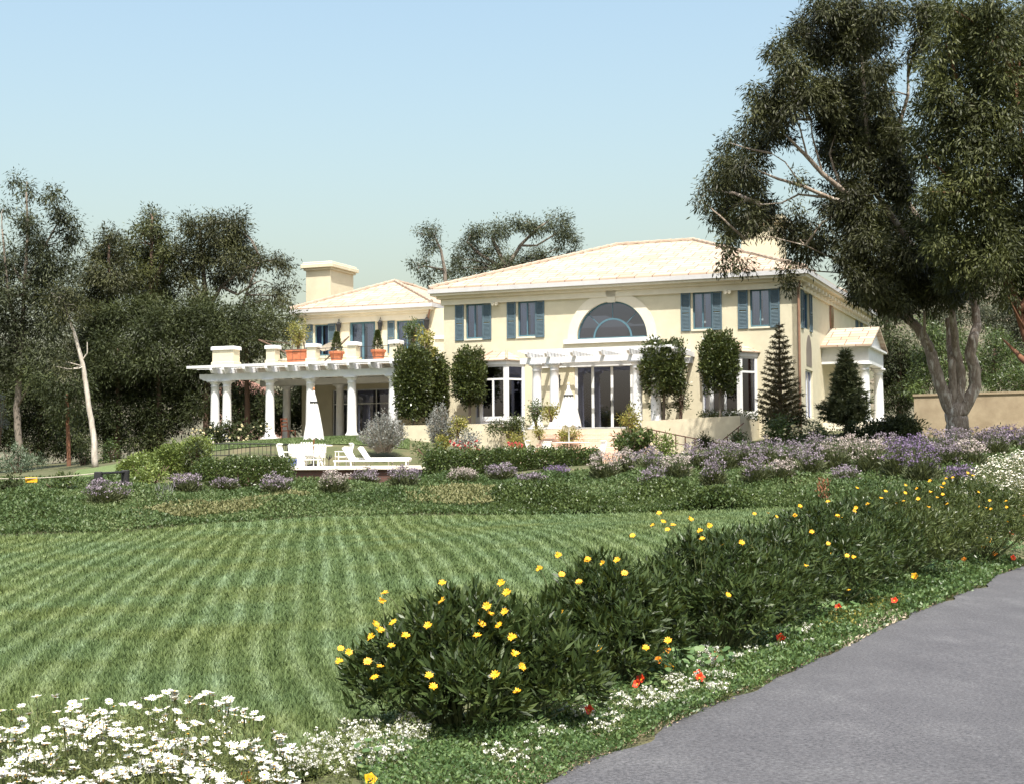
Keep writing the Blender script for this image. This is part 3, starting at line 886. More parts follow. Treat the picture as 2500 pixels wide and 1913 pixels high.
# main chimney, behind the ridge end
cx, cz = L(1862, 560, 4.6)
m = MB(); m.bevbox(cx-0.8, cx+0.8, 4.0, 5.6, 6.3, 8.72, 0.01); m.bevbox(cx-0.95, cx+0.95, 3.86, 5.74, 8.72, 8.86, 0.02); m.bevbox(cx-1.05, cx+1.05, 3.76, 5.84, 8.86, 9.05, 0.03)
m.build('chimney', STUCCO, HOUSE)

# left wing, set back seven metres
WX0, WX1, WY = L(737, 800, 7)[0], L(1043, 800, 7)[0], 7.0
WD = 16.0
ZE2 = 6.5
def rectw(xa, xb, ya, yb):
    return rect(xa, xb, ya, yb, WY)
w1 = rectw(768,801,793,870); wdoor = rectw(853,916,790,880); w2 = rectw(968,1008,783,862)
lt = w1[3]; lb = lt-1.55
w1 = (w1[0], w1[1], lb, lt); w2 = (w2[0], w2[1]+.2, lb, lt); wdoor = (wdoor[0], wdoor[1], 3.32, lt+0.08)
gdo = [rect(811,849,940,1070,WY), rect(868,966,935,1070,WY)]
gdo = [(g_[0], g_[1], 0.02, 2.45) for g_ in gdo]
m = MB(Tfront(WY))
grid_wall(m, WX0, XL-0.01, ZB, ZE2-0.3, [w1, wdoor, w2] + gdo, 0.2)
m.build('wing_wall', STUCCO, HOUSE)
m = MB(); m.box(WX0, WX0+0.2, WY+0.2, WD, ZB, ZE2-0.3); m.box(WX0+0.2, XL, WD-0.2, WD, ZB, ZE2-0.3); m.box(WX0+.2, XL, WY+.2, WD-.2, 3.0, 3.14); m.box(WX0+.2, XL, WY+.2, WD-.2, -.1, 0.0)
m.build('inner_structure', ROOM, HOUSE)
window(Tfront(WY), *w1, mull=1, curtain=CURT); window(Tfront(WY), *w2, mull=1, curtain=CURT)
for q in (w1, w2):
    shutter(Tfront(WY), q[0]-0.47, q[0]-0.09, lb, lt+.02)
    shutter(Tfront(WY), q[1]+0.02, q[1]+0.42, lb, lt+.02)
wd_ = window(Tfront(WY), *wdoor, mull=1, curtain=CURTW, name='balcony_door', fw=0.12)
for q in gdo:
    window(Tfront(WY), *q, mull=1 if q[1]-q[0] > 1.2 else 0, trans=1.75, name='patio_door', frame=WHITE, glass=DGLASS)
def ring2(o):
    return [(WX0-o, WX1+o, WY-o, WY-0.002), (WX1-0.1, WX1+o, WY+0.001, WY+3.4), (WX0-o, WX0-0.002, WY-0.001, WD)]
cornice(ring2, ZE2, [(0.47, ZE2-0.24, ZE2-0.063, GREYW, 'gutter'), (0.38, ZE2-0.36, ZE2-0.243, TRIM, 'fascia'), (0.22, ZE2-0.48, ZE2-0.363, TRIM, 'cornice'), (0.09, ZE2-0.78, ZE2-0.483, TRIM, 'frieze')])
hip(WX0-0.42, WX1+0.42, WY-0.42, WD+0.4, ZE2, 8.12, 'y', 3.9, 'wing_roof')
hip(WX0+3.5, XL+2.0, WY+2.8, WY+8.4, ZE2+0.15, 8.0, 'x', 2.8, 'wing_roof')
# recessed link wall between wing and main block
m = MB(); m.box(WX1+0.1, XL-0.01, WY-0.03, WY+0.0, 3.0, ZE2-0.4)
cx0 = L(752, 700, 9.0)[0]
m = MB(); m.bevbox(cx0-0.12, cx0+1.30, 9.0, 11.5, 5.5, 8.72, 0.01); m.bevbox(cx0-0.22, cx0+1.40, 8.9, 11.6, 8.72, 8.84, 0.02)
m.bevbox(cx0-0.34, cx0+1.52, 8.78, 11.72, 8.84, 9.03, 0.03); m.bevbox(cx0-0.26, cx0+1.44, 8.86, 11.64, 9.03, 9.14, 0.03)
m.build('chimney', STUCCO, HOUSE)

# lanterns, flood lamps, downspouts
def lantern(px, py, s, sc=1.0):
    x, z = L(px, py, s)
    m = MB(Tfront(s))
    m.box(x-.03*sc, x+.03*sc, -.05, -.004, z-.02, z+.28*sc)
    m.tube([(x, -.03, z+.24*sc), (x, -.16, z+.30*sc), (x, -.2, z+.2*sc)], 0.012, 6)
    m2 = []
    m.lathe([(0.02, z-.22*sc), (.07*sc, z-.18*sc), (.10*sc, z+.08*sc), (.12*sc, z+.1*sc), (.03*sc, z+.2*sc)], x, -.2, 6)
    return m.build('wall_lantern', IRON, HOUSE)
for q in ((831, 800, WY, 1.3), (932, 796, WY, 1.3), (1046, 790, WY, 1.4), (1366, 935, 0, 1.2), (1588, 935, 0, 1.2)):
    lantern(*q)
for px, py in ((1212, 741), (1779, 712)):
    x, z = L(px, py)
    m = MB(Tfront(0)); m.box(x-.10, x+.10, -.05, -.004, z-.06, z+.06); m.tube([(x-.06, -.05, z), (x-.08, -.26, z-.05)], [.05, .075], 8); m.tube([(x+.06, -.05, z), (x+.09, -.26, z-.05)], [.05, .075], 8)
    m.build('flood_lamp', TRIM, HOUSE)
m = MB(); m.tube([(XR+.10, -.06, ZE-.3), (XR+.10, -.06, ZE-.6), (XR+.06, -.05, ZE-.8), (XR+.06, -.05, -.6)], 0.05, 8); m.build('downspout', PIPE, HOUSE)
m = MB(); m.tube([(WX1+.30, WY-.30, ZE2-.3), (WX1+.05, WY-.10, ZE2-.9), (WX1+.05, WY-.08, 3.2)], 0.05, 8); m.build('downspout', PIPE, HOUSE)

# portico on the right side
py0, py1, pL = 4.65, 9.35, 2.0
zpe, zpr = Ls(2005, 846, XR)[1], Ls(2030, 805, XR)[1]
po = MB()
xa, xb = XR+0.002, XR+pL
ym = (py0+py1)/2
po.box(xa, xb-.05, py0+.28, py0+.62, zpe-.75, zpe-.10); po.box(xa, xb-.05, py1-.62, py1-.28, zpe-.75, zpe-.10)
po.box(xb-.40, xb-.05, py0+.621, py1-.621, zpe-.75, zpe-.101)
po.box(xa, xb+.10, py0+.10, py1-.10, zpe-.10, zpe-.02)
po.add([(xb-.1, py0+.15, zpe-.019), (xb-.1, py1-.15, zpe-.019), (xb-.1, ym, zpr-.08), (xb-.25, py0+.15, zpe-.019), (xb-.25, py1-.15, zpe-.019), (xb-.25, ym, zpr-.08)], [(0,1,2),(5,4,3),(0,2,5,3),(2,1,4,5)])
PORT = po.build('portico', WHITE, HOUSE)
r = MB()
A, B, C, D, E, F_ = (xa, py0, zpe), (xb+.12, py0, zpe), (xb+.12, ym, zpr), (xa, ym, zpr), (xb+.12, py1, zpe), (xa, py1, zpe)
dn = lambda p: (p[0], p[1], p[2]-.07)
r.poly([A, B, C, D]); r.poly([D, C, E, F_]); r.poly([dn(D), dn(C), dn(B), dn(A)]); r.poly([dn(F_), dn(E), dn(C), dn(D)])
r.poly([B, dn(B), dn(C), C]); r.poly([C, dn(C), dn(E), E]); r.poly([A, dn(A), dn(B), B]); r.poly([E, dn(E), dn(F_), F_])
r.build('portico_roof', TILE, PORT)
def column(mb, x, y, z0, z1, rr=0.2):
    mb.box(x-rr*1.45, x+rr*1.45, y-rr*1.45, y+rr*1.45, z0, z0+.10)
    prof = [(rr*1.38, z0+.101), (rr*1.38, z0+.17), (rr*1.12, z0+.22), (rr*1.02, z0+.30)]
    for k in range(7):
        t = k/6; prof.append((rr*(1.0 - 0.16*t**1.6), z0+.32+(z1-z0-.62)*t))
    prof += [(rr*.98, z1-.28), (rr*.86, z1-.24), (rr*.86, z1-.18), (rr*1.1, z1-.12), (rr*1.2, z1-.081)]
    mb.lathe(prof, x, y, 20)
    mb.box(x-rr*1.28, x+rr*1.28, y-rr*1.28, y+rr*1.28, z1-.08, z1-.002)
for yy in (py0+.45, py1-.45):
    m = MB(); column(m, xb-.25, yy, .32, zpe-.75, .22); m.build('column', WHITE, PORT, True)
m = MB(); m.box(xa, xb+.3, py0+.1, py1-.1, -.8, .318); m.build('porch_floor', COPING, PORT)

# ------------------------------------------------------------------ terrace pergola on the left
TER = empty('terrace_pergola', W(-12, 0, 0), ANG, 'white columned pergola carrying an open roof terrace on the left of the house', 'pergola')
T_ = lambda a, b, c: (a + 12, b, c)
px_left = L(468, 905, 0)[0]
zc = L(758, 922, .25)[1]
for i, px in enumerate((525, 554, 659, 758, 859, 960)):
    x = L(px, 1000, .25)[0]
    m = MB(T_); column(m, x, .25, -.12, zc, .215); m.build('column', WHITE, TER, True)
for px in (700, 830):
    x = L(px, 1000, 5.2)[0]
    m = MB(T_); column(m, x, 5.2, -.12, zc, .2); m.build('column', WHITE, TER, True)
xbl = L(492, 925, .25)[0]
m = MB(T_); m.add([(p[0], y, p[1]) for y in (.08, .42) for p in ((xbl, zc+.12), (xbl+.25, zc), (XL-.05, zc), (XL-.05, zc+.30), (xbl, zc+.30))],
      [(0,1,2,3,4),(9,8,7,6,5),(0,4,9,5),(1,0,5,6),(2,1,6,7),(3,2,7,8),(4,3,8,9)])
m.build('beam', WHITE, TER)
m = MB(T_); m.box(xbl+.2, XL-.05, 5.0, 5.35, zc, zc+.30); m.build('beam', WHITE, TER)
for px in (518, 547, 598, 652, 702, 752, 799, 852, 904, 957):
    x = L(px, 905, -.3)[0]
    m = MB(T_)
    m.add([(xx, y, z) for xx in (x-.06, x+.06) for (y, z) in ((-.42, zc+.44), (-.30, zc+.303), (6.9 if px > 690 else 5.6, zc+.303), (6.9 if px > 690 else 5.6, zc+.54), (-.42, zc+.54))],
          [(4,3,2,1,0),(5,6,7,8,9),(0,5,9,4),(1,6,5,0),(2,7,6,1),(3,8,7,2),(4,9,8,3)])
    m.build('rafter', WHITE, TER)
for y, ww in ((-.42, .40), (.05, .1), (.42, .1)):
    m = MB(T_); m.box(px_left, XL-.06, y, y+ww, zc+.543, zc+.66); m.build('lath', WHITE, TER)
xd0 = L(515, 890, .7)[0]
zd = zc+.72
m = MB(T_); m.box(xd0, XL-.03, .62, WY-.02, zc+.545, zd); m.build('deck', COPING, TER)
def pillar(xa, xb, ya, yb, z1, nm='pillar'):
    m = MB(T_)
    m.bevbox(xa-.05, xb+.05, ya-.05, yb+.05, zd+.002, zd+.18, .015); m.box(xa, xb, ya, yb, zd+.18, z1-.16)
    o = m.build(nm, STUCCO, TER)
    c = MB(T_); c.bevbox(xa-.07, xb+.07, ya-.07, yb+.07, z1-.16, z1, .03); c.build('cap', WHITE, o)
    return o
zt_ = L(860, 835, .8)[1]
pillar(L(520, 870, .8)[0], L(571, 870, .8)[0], .75, 1.3, L(545, 846, .75)[1])
for a, b in ((651, 672), (750, 771), (849, 870), (952, 973)):
    xa_, xb_ = L(a, 870, .8)[0], L(b, 870, .8)[0]
    pillar(xa_, xb_, .75, .75+(xb_-xa_), zt_)
xr_ = L(1062, 850, 5.0)[0]
pillar(xr_, xr_+.6, 5.0, 5.5, L(1062, 820, 5)[1])
m = MB(T_); xa_, xb_ = L(674, 880, 3.5)[0], L(712, 880, 3.5)[0]; m.box(xa_, xb_, 3.5, 3.85, zd+.002, L(690, 876, 3.5)[1]-.12); m.box(xa_-.05, xb_+.05, 3.45, 3.9, L(690, 876, 3.5)[1]-.12, L(690, 876, 3.5)[1])
m.build('parapet', TRIM, TER)
# thin iron rail between the pillars
ends = [L(571, 870, .8)[0], L(651, 870, .8)[0], L(672, 870, .8)[0], L(750, 870, .8)[0], L(771, 870, .8)[0], L(849, 870, .8)[0], L(870, 870, .8)[0], L(952, 870, .8)[0]]
for a, b in zip(ends[2::2], ends[3::2]):
    m = MB(T_)
    for z in (zd+.15, zt_-.22):
        m.tube([(a, .95, z), (b, .95, z)], .014, 6)
    n = int((b-a)/.34)
    for k in range(1, n):
        m.tube([(a+(b-a)*k/n, .95, zd+.15), (a+(b-a)*k/n, .95, zt_-.22)], .008, 5)
    m.build('railing', IRON, TER)

# paved floor under the pergola
m = MB(T_); m.box(xbl, XL-.3, -.4, WY-.03, -.9, -.125); m.build('pergola_floor', COPING, TER)

# ------------------------------------------------------------------ entry pergola over the french doors
ENT = empty('entry_pergola', W(ac, -2.4, 0), ANG, 'white pergola on paired columns over the central glass doors', 'pergola')
T2 = lambda a, b, c: (a + ac, b - 2.4 + 2.4, c)
T2 = lambda a, b, c: (a, b, c)
sy = -2.45
zc2 = L(1330, 888, sy)[1]
xc_ = [L(p, 980, sy)[0] for p in (1311, 1354, 1556)]
xc_.append(xc_[2] + (xc_[1]-xc_[0]))
TE = lambda a, b, c: (a-ac, b+2.4, c)
for x in xc_:
    m = MB(TE); column(m, x, sy, 0.0, zc2, .2); m.build('column', WHITE, ENT, True)
xe0, xe1 = L(1272, 868, sy)[0], xc_[3]+.85
m = MB(TE); m.box(xe0, xe1, sy-.12, sy+.12, zc2, zc2+.24); m.build('beam', WHITE, ENT)
m = MB(TE); m.box(xe0, xe1, -.10, -.004, zc2, zc2+.24); m.build('beam', WHITE, ENT)
nr5 = [L(p, 850, sy-.3)[0] for p in (1290, 1337, 1400, 1470, 1538)]
nr5 += [nr5[-1]+1.15, nr5[-1]+1.8]
for x in nr5:
    for dx in (0,):
        m = MB(TE)
        m.add([(xx, y, z) for xx in (x-.05, x+.05) for (y, z) in ((-3.05, zc2+.36), (-2.92, zc2+.243), (-.006, zc2+.243), (-.006, zc2+.44), (-3.05, zc2+.44))],
              [(4,3,2,1,0),(5,6,7,8,9),(0,5,9,4),(1,6,5,0),(2,7,6,1),(3,8,7,2),(4,9,8,3)])
        m.build('rafter', WHITE, ENT)
for k in range(8):
    y = -2.95 + k*.38
    m = MB(TE); m.box(xe0+.05, xe1-.05, y, y+.07, zc2+.443, zc2+.53); m.build('lath', WHITE, ENT)

# ------------------------------------------------------------------ podium, steps, retaining walls
pz0 = -1.9
xq0, xq1 = L(1286, 1055, -2.9)[0], L(1600, 1055, -2.9)[0]
POD = empty('front_steps', W(ac, -2.9, -.9), ANG, 'pale brick steps and stucco landing below the central glass doors', 'steps')
TP = lambda a, b, c: (a-ac, b+2.9, c+.9)
m = MB(TP); m.box(xq0, xq1, -2.85, -.003, pz0, -.004); m.build('landing', STUCCO2, POD)
for k in range(5):
    m = MB(TP); m.bevbox(dx0-.25, xq1-.3, -2.853-.32*(k+1), -2.853-.32*k, pz0, -.17-.19*k-.002*k, .012); m.build('step', BRICKP, POD)
gw = MB()
xa_, xb_ = L(1566, 1040, -3.2)[0], L(1807, 1040, -3.2)[0]
ztr = L(1700, 1018, -3.2)[1]
RW = empty('retaining_wall', W(xa_, -3.2, ztr), ANG, 'long low cream retaining wall right of the steps', 'wall')
TRW = lambda a, b, c: (a-xa_, b+3.2, c-ztr)
m = MB(TRW)
m.add([(xa_, -3.2, -2), (xb_, -3.2, -2), (xb_, -3.2, ztr+.04), (xa_, -3.2, ztr-.10), (xa_, -2.95, -2), (xb_, -2.95, -2), (xb_, -2.95, ztr+.04), (xa_, -2.95, ztr-.10)],
      [(0,1,2,3),(7,6,5,4),(3,2,6,7),(1,0,4,5),(0,3,7,4),(2,1,5,6)])
m.add([(xb_, -2.95, -2), (xb_, -.01, -2), (xb_, -.01, ztr-.06), (xb_, -2.95, ztr+.04), (xb_-.25, -2.95, -2), (xb_-.25, -.01, -2), (xb_-.25, -.01, ztr-.06), (xb_-.25, -2.95, ztr+.04)],
      [(0,1,2,3),(7,6,5,4),(3,2,6,7),(1,0,4,5),(0,3,7,4),(2,1,5,6)])
m.build('masonry', STUCCO2, RW)
m = MB(TRW); m.box(xa_+.01, xb_-.26, -2.94, -.02, -1.5, ztr-.2); m.build('soil', SOIL, RW)
xl0, xl1 = L(985, 1055, -3.2)[0], L(1222, 1055, -3.2)[0]
ztl = L(1110, 1035, -3.2)[1]
LW = empty('retaining_wall', W(xl0, -3.2, ztl), ANG, 'low cream retaining wall behind the silver shrubs on the left', 'wall')
TLW = lambda a, b, c: (a-xl0, b+3.2, c-ztl)
m = MB(TLW); m.box(xl0, xl1, -3.2, -2.95, -2.0, ztl); m.box(xl1-.25, xl1, -2.949, -1.0, -2.0, ztl-.003); m.build('masonry', STUCCO2, LW)
m = MB(TLW); m.box(xl0, xl1-.26, -2.94, -.02, -1.5, ztl-.2); m.build('soil', SOIL, LW)

# ------------------------------------------------------------------ garden wall on the right
a = at(2233, 1068, 56); b = at(2640, 1068, 53.5)
e = Vector((b.x-a.x, b.y-a.y, 0)); ln = e.length
zt1 = at(2233, 962, 56).z; 
GW = empty('garden_wall', (a.x, a.y, zt1-1.6), math.atan2(e.y, e.x), 'tall tan garden wall behind the big gum tree', 'wall')
m = MB(); m.box(0, ln, 0, .28, -1.5, 1.52); m.build('masonry', WALLDIRT, GW)
m = MB(); m.box(-.03, ln+.03, -.04, .32, 1.52, 1.60); m.build('cap', WALLDIRT, GW)

# ------------------------------------------------------------------ pool deck and patio
dl = at(575, 1113, 56); d0 = at(716, 1139, 50); d1 = at(1046, 1133, 50)
DZ = (d0.z+d1.z)/2
DECK = empty('pool_deck', (d0.x, 50, DZ), 0, 'white edged raised pool deck with a dark brick front', 'deck')
m = MB(); m.box(-2.1, d1.x-d0.x+.4, 0.12, 6.3, -1.6, -.122); m.build('brick_base', BRICK, DECK)
m = MB(); m.bevbox(-2.3, d1.x-d0.x+.5, 0, 6.5, -.12, 0, .02); m.build('coping', COPING, DECK)
PATZ = 2.15
pa, pb = L(1225, 1080, -3.25), L(1560, 1080, -3.25)
m = MB(); m.prismz([tuple(W(x, y).xy) for x, y in ((pa[0], -7.2), (pb[0]+1, -7.2), (pb[0]+1, -3.21), (xq1+.2, -3.21), (xq1+.2, -2.86), (pa[0], -2.86))], PATZ-1.0, PATZ)
tag(m.build('patio', BRICKP), kind='structure')

# ------------------------------------------------------------------ foliage
def unit(v):
    return v / (np.linalg.norm(v, axis=1, keepdims=True) + 1e-9)

def leaves(P, D, Ln, Wd, face=None):
    """one diamond shaped, slightly folded leaf per point"""
    n = len(P)
    D = unit(D)
    S_ = unit(np.cross(D, rng.normal(size=(n, 3)) if face is None else face + rng.normal(size=(n, 3))*.55))
    N_ = np.cross(D, S_)
    Ln = np.asarray(Ln).reshape(-1, 1)*np.ones((n, 1)); Wd = np.asarray(Wd).reshape(-1, 1)*np.ones((n, 1))
    mid = P + D*Ln*0.45 + N_*Wd*0.12
    V = np.stack([P, mid + S_*Wd*.5, P + D*Ln, mid - S_*Wd*.5], 1).reshape(-1, 3)
    F = np.arange(4*n).reshape(n, 4)
    return V, F

def clump_points(C, k, sig):
    """k points scattered about each centre"""
    M = len(C)
    sig = np.asarray(sig)
    off = rng.normal(size=(M, k, 3))*sig
    return (C[:, None, :] + off).reshape(-1, 3), off.reshape(-1, 3)

def crown_leaves(blobs, dens, k, sig, L, Wf, droop=0.5, shell=0.45, flat=0.85):
    """blobs: list of (x,y,z,r). twigs fill each blob, leaves hang on each twig"""
    PC = []; OD = []
    for (x, y, z, r) in blobs:
        M = max(4, int(dens*r*r))
        d = unit(rng.normal(size=(M, 3)))
        rr = r*(rng.random(M)**shell)
        rr *= 1 + 0.18*rng.normal(size=M)
        c = d*rr[:, None]*np.array([1, 1, flat])
        PC.append(c + np.array([x, y, z])); OD.append(d)
    C = np.concatenate(PC); O = np.concatenate(OD)
    P, off = clump_points(C, k, sig)
    D = np.repeat(O, k, 0)*0.5 + unit(off)*0.6 + rng.normal(size=P.shape)*0.45
    D[:, 2] -= droop*(0.5 + rng.random(len(P)))
    Ln = L*(0.65 + 0.7*rng.random(len(P)))
    face = np.repeat(O, k, 0)*.9 + unit(off)*.7 + np.array([0, 0, .45])
    return leaves(P, D, Ln, Ln*Wf, face)

def put_leaves(name, V, F, mat, parent):
    base = np.array(parent.matrix_world.translation if parent.parent else parent.location) if parent is not None else 0
    return np_mesh(name, V - base, F, mat, parent)

def zm(lst, ox, oy, k):
    return [(ox + x/k, oy + y/k, r/k) for x, y, r in lst]

def tree(name, label, cat, base, blobs_px, Y, mat, trunk=(), bark=None, dens=44, k=26, sig=.19, L=.19, Wf=.26, droop=.6,
         spread=1.2, copies=2, group=None, rmax=None, twigs=True, flat=.85):
    """blobs_px: crown lumps (x, y, r in photo pixels) standing about the depth Y, scattered in depth by spread"""
    root = empty(name, base, 0, label, cat, group)
    B = []
    for (x, y, r) in blobs_px:
        rm = r/FPX*Y
        n = copies if rm > .38 else 1
        for c in range(n):
            dy = random.uniform(-spread, spread)
            p = at(x + random.uniform(-.15, .15)*r, y + random.uniform(-.15, .15)*r, Y + dy)
            B.append((p.x, p.y, p.z, rm*(1.0 if c == 0 else random.uniform(.75, 1.0))))
    V, F = crown_leaves(B, dens, k, sig, L, Wf, droop, flat=flat)
    put_leaves('crown', V, F, mat, root)
    m = MB()
    bx = Vector(base)
    for t in trunk:
        pts = [(t_[0], t_[1], t_[2]) for t_ in t]
        P = [at(q[0], q[1], Y + (t_[3] if len(t_) > 3 else 0)) for q, t_ in zip(pts, t)]
        rad = [t_[2]/FPX*Y for t_ in t]
        # subdivide with small bends
        Q = []; RR = []
        for i in range(len(P)-1):
            for s in range(4):
                f = s/4; q = P[i].lerp(P[i+1], f)
                jit = rad[i]*.12 if s else 0
                Q.append(q + Vector((random.uniform(-jit, jit), random.uniform(-jit, jit), 0)) - bx); RR.append(rad[i]*(1-f) + rad[i+1]*f)
        Q.append(P[-1]-bx); RR.append(rad[-1])
        m.tube(Q, RR, 10, .09)
    if twigs and trunk:
        # limbs from the trunk into the crown
        tips = [Vector(b[:3]) for b in random.sample(B, min(len(B), 26))]
        tr = [at(t_[0], t_[1], Y + (t_[3] if len(t_) > 3 else 0)) for t in trunk for t_ in t[1:]]
        for tp in tips:
            cand = [q for q in tr if q.z < tp.z + .3]
            if not cand: continue
            q = min(cand, key=lambda q: (q-tp).length)
            if (q-tp).length > 7: continue
            mid = q.lerp(tp, .5) + Vector((random.uniform(-.3, .3), random.uniform(-.3, .3), random.uniform(-.1, .35)))
            r0 = (.018*(q-tp).length + .015)*(1 if Y < 62 else .8)
            m.tube([q-bx, mid-bx, tp-bx], [r0, r0*.65, r0*.25], 6)
    if m.v:
        m.build('trunk', bark or BARKG, root, True)
    return root

def gpos(px, Y):
    """ground point at picture column px and depth Y"""
    x = ray(px, 1000).x*Y
    return (x, Y, h(x, Y))

Z1 = lambda l: zm(l, 0, 400, 1.867)
# far left stand
tree('gum_tree', 'tall open gum tree with thin sprays at its top, at the far left edge', 'tree', gpos(45, 70),
     Z1([(80,60,22),(120,115,42),(20,190,36),(60,95,25),(240,150,42),(255,115,20),(175,160,22),(130,260,70),(300,260,62),(250,210,40),(180,370,80),(310,340,62),(45,365,28),(60,470,95),(220,470,105),(10,600,95),(150,590,110),(290,600,75),(-60,520,100),(-80,700,120),(80,740,120),(230,740,100),(60,870,110),(190,880,95),(-60,860,110),(310,480,60)]),
     70, EUCB, [[(45,1155,11),(47,1085,9),(40,1000,8),(52,860,6),(60,700,5),(68,560,3.5),(64,470,2)],[(52,860,5),(20,720,3.5),(5,560,2)],[(60,700,4),(110,600,3),(150,530,1.5)]], BARKG, dens=54, spread=1.5)
tree('gum_tree', 'leaning gum tree with a bare chalk white trunk on the left', 'tree', gpos(232, 60),
     Z1([(300,690,50),(260,650,55),(340,640,50),(230,600,55),(310,580,50),(370,690,40),(280,720,40),(290,930,45),(250,920,35)]),
     60, EUC, [[(233,1144,8),(228,1060,7),(220,1010,6.5),(211,950,6),(203,895,5.4),(194,860,4.6),(180,810,4),(166,770,2.5),(155,735,1.5)],[(201,880,2),(213,862,1.4),(213,835,.9)]], BARKW, dens=44, spread=.6, L=.17)
tree('gum_tree', 'mid height round topped gum tree left of the three pointed crowns', 'tree', gpos(260, 76),
     Z1([(500,335,52),(455,400,70),(530,410,70),(430,500,85),(520,540,95),(400,600,75),(470,640,90),(420,720,80),(360,800,80),(400,900,90)]),
     76, EUC, [[(262,1140,10),(262,960,8),(268,760,6),(266,600,3)]], BARKD, dens=66, spread=1.4)
tree('gum_tree', 'slim gum tree rising to a pointed tuft between two rounder crowns', 'tree', gpos(370, 79),
     Z1([(695,240,42),(680,290,50),(640,310,40),(725,330,48),(600,390,62),(680,410,80),(755,410,50),(620,500,90),(735,500,85),(560,350,30),(660,600,90),(760,590,70)]),
     79, EUC2, [[(365,1130,10),(366,950,8),(368,760,6),(370,600,4),(372,530,2)]], BARKD, dens=66, spread=1.4)
tree('gum_tree', 'broad spreading gum tree with sky gaps, tallest of the stand left of the house', 'tree', gpos(510, 78),
     Z1([(970,255,46),(1065,265,55),(1090,300,45),(880,300,70),(990,340,90),(1085,345,65),(825,390,70),(920,420,95),(1050,430,90),(1140,420,58),(860,510,75),(1000,520,70),(1110,500,50),(1195,450,50),(1260,430,38),(1295,470,42),(1275,560,35),(1250,620,40),(1180,560,25),(1300,620,35),(900,600,60),(1330,560,30),(1160,620,35)]),
     78, EUC, [[(515,1120,12),(512,950,10),(508,780,8),(500,700,6),(490,600,4),(488,560,3)],[(508,760,6),(540,700,4),(590,660,3),(640,640,2)],[(508,740,5),(470,690,3),(440,640,2)],[(540,700,4),(580,720,3),(625,690,2)],[(590,820,5),(592,760,4),(600,720,3),(628,650,2)]], BARKG, dens=58, spread=1.8)
mid = [('dense dark bushy tree behind the white leaning trunk', 285, [(480,720,90),(540,690,90),(500,820,105),(440,780,80),(480,930,110),(440,1030,100),(560,1010,105),(500,1140,100),(520,1230,80),(600,900,100),(400,1160,80),(360,1250,70)]),
       ('dense dark bushy tree in the middle of the left grove', 385, [(620,670,95),(720,680,100),(680,780,115),(780,760,100),(700,900,115),(660,1020,110),(760,1010,110),(640,1150,105),(740,1160,100),(700,1250,80),(620,1260,70)]),
       ('dense dark bushy tree right beside the terrace pergola', 500, [(860,690,95),(940,680,100),(1010,720,80),(900,800,115),(1000,820,90),(860,920,110),(960,930,90),(860,1040,105),(840,1150,95),(930,1110,80),(1060,790,70),(1080,880,60)]),
       ('dark bushy tree between the terrace and the chimney', 600, [(1110,690,60),(1180,680,60),(1130,770,75),(1210,760,70),(1240,700,50),(1160,860,70),(1250,830,70),(1100,620,35),(1300,760,55),(1330,700,40)])]
for lb_, px, bl in mid:
    tree('bushy_tree', lb_, 'tree', gpos(px, 73), Z1(bl), 73, WOODL, [[(px,1130,9),(px+4,1000,7),(px+2,850,4)]], BARKD, dens=50, k=28, spread=1.6, droop=.3, twigs=False, L=.19)
tree('gum_tree', 'young gum tree with an orange brown trunk in the left grove', 'tree', gpos(168, 66),
     Z1([(330,1000,70),(270,1010,60),(350,1090,60),(250,1100,70),(200,1000,60),(140,960,60),(380,1000,50),(310,1120,50),(290,1160,40)]), 66, WOODL, [[(168,1150,5.5),(167,1090,5),(165,1030,4.5),(164,960,3)]], BARKO, dens=30, spread=1.0, twigs=False)
_UB = [('dark mass of trees low behind the tall gum at the left edge', 95, 82, [(20,900,90),(110,930,100),(200,930,95),(280,900,80),(60,1030,100),(160,1050,100),(250,1060,95),(20,1150,90),(120,1170,95),(220,1180,90),(310,1150,80),(60,1260,80),(170,1280,75),(270,1280,70),(350,1290,60),(-60,1050,110),(-60,1220,90)]),
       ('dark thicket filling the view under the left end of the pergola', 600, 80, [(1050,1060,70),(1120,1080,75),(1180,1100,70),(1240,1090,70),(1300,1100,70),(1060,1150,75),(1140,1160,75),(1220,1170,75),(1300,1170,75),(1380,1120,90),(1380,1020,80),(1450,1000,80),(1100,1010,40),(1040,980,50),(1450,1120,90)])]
for lb_, px, Y_, bl in _UB:
    tree('bushy_tree', lb_, 'tree', gpos(px, Y_), Z1(bl), Y_, WOODL, [[(px,1145,8),(px+4,1060,6),(px+2,980,4)]], BARKD, dens=52, k=28, spread=1.4, droop=.3, twigs=False, L=.19)
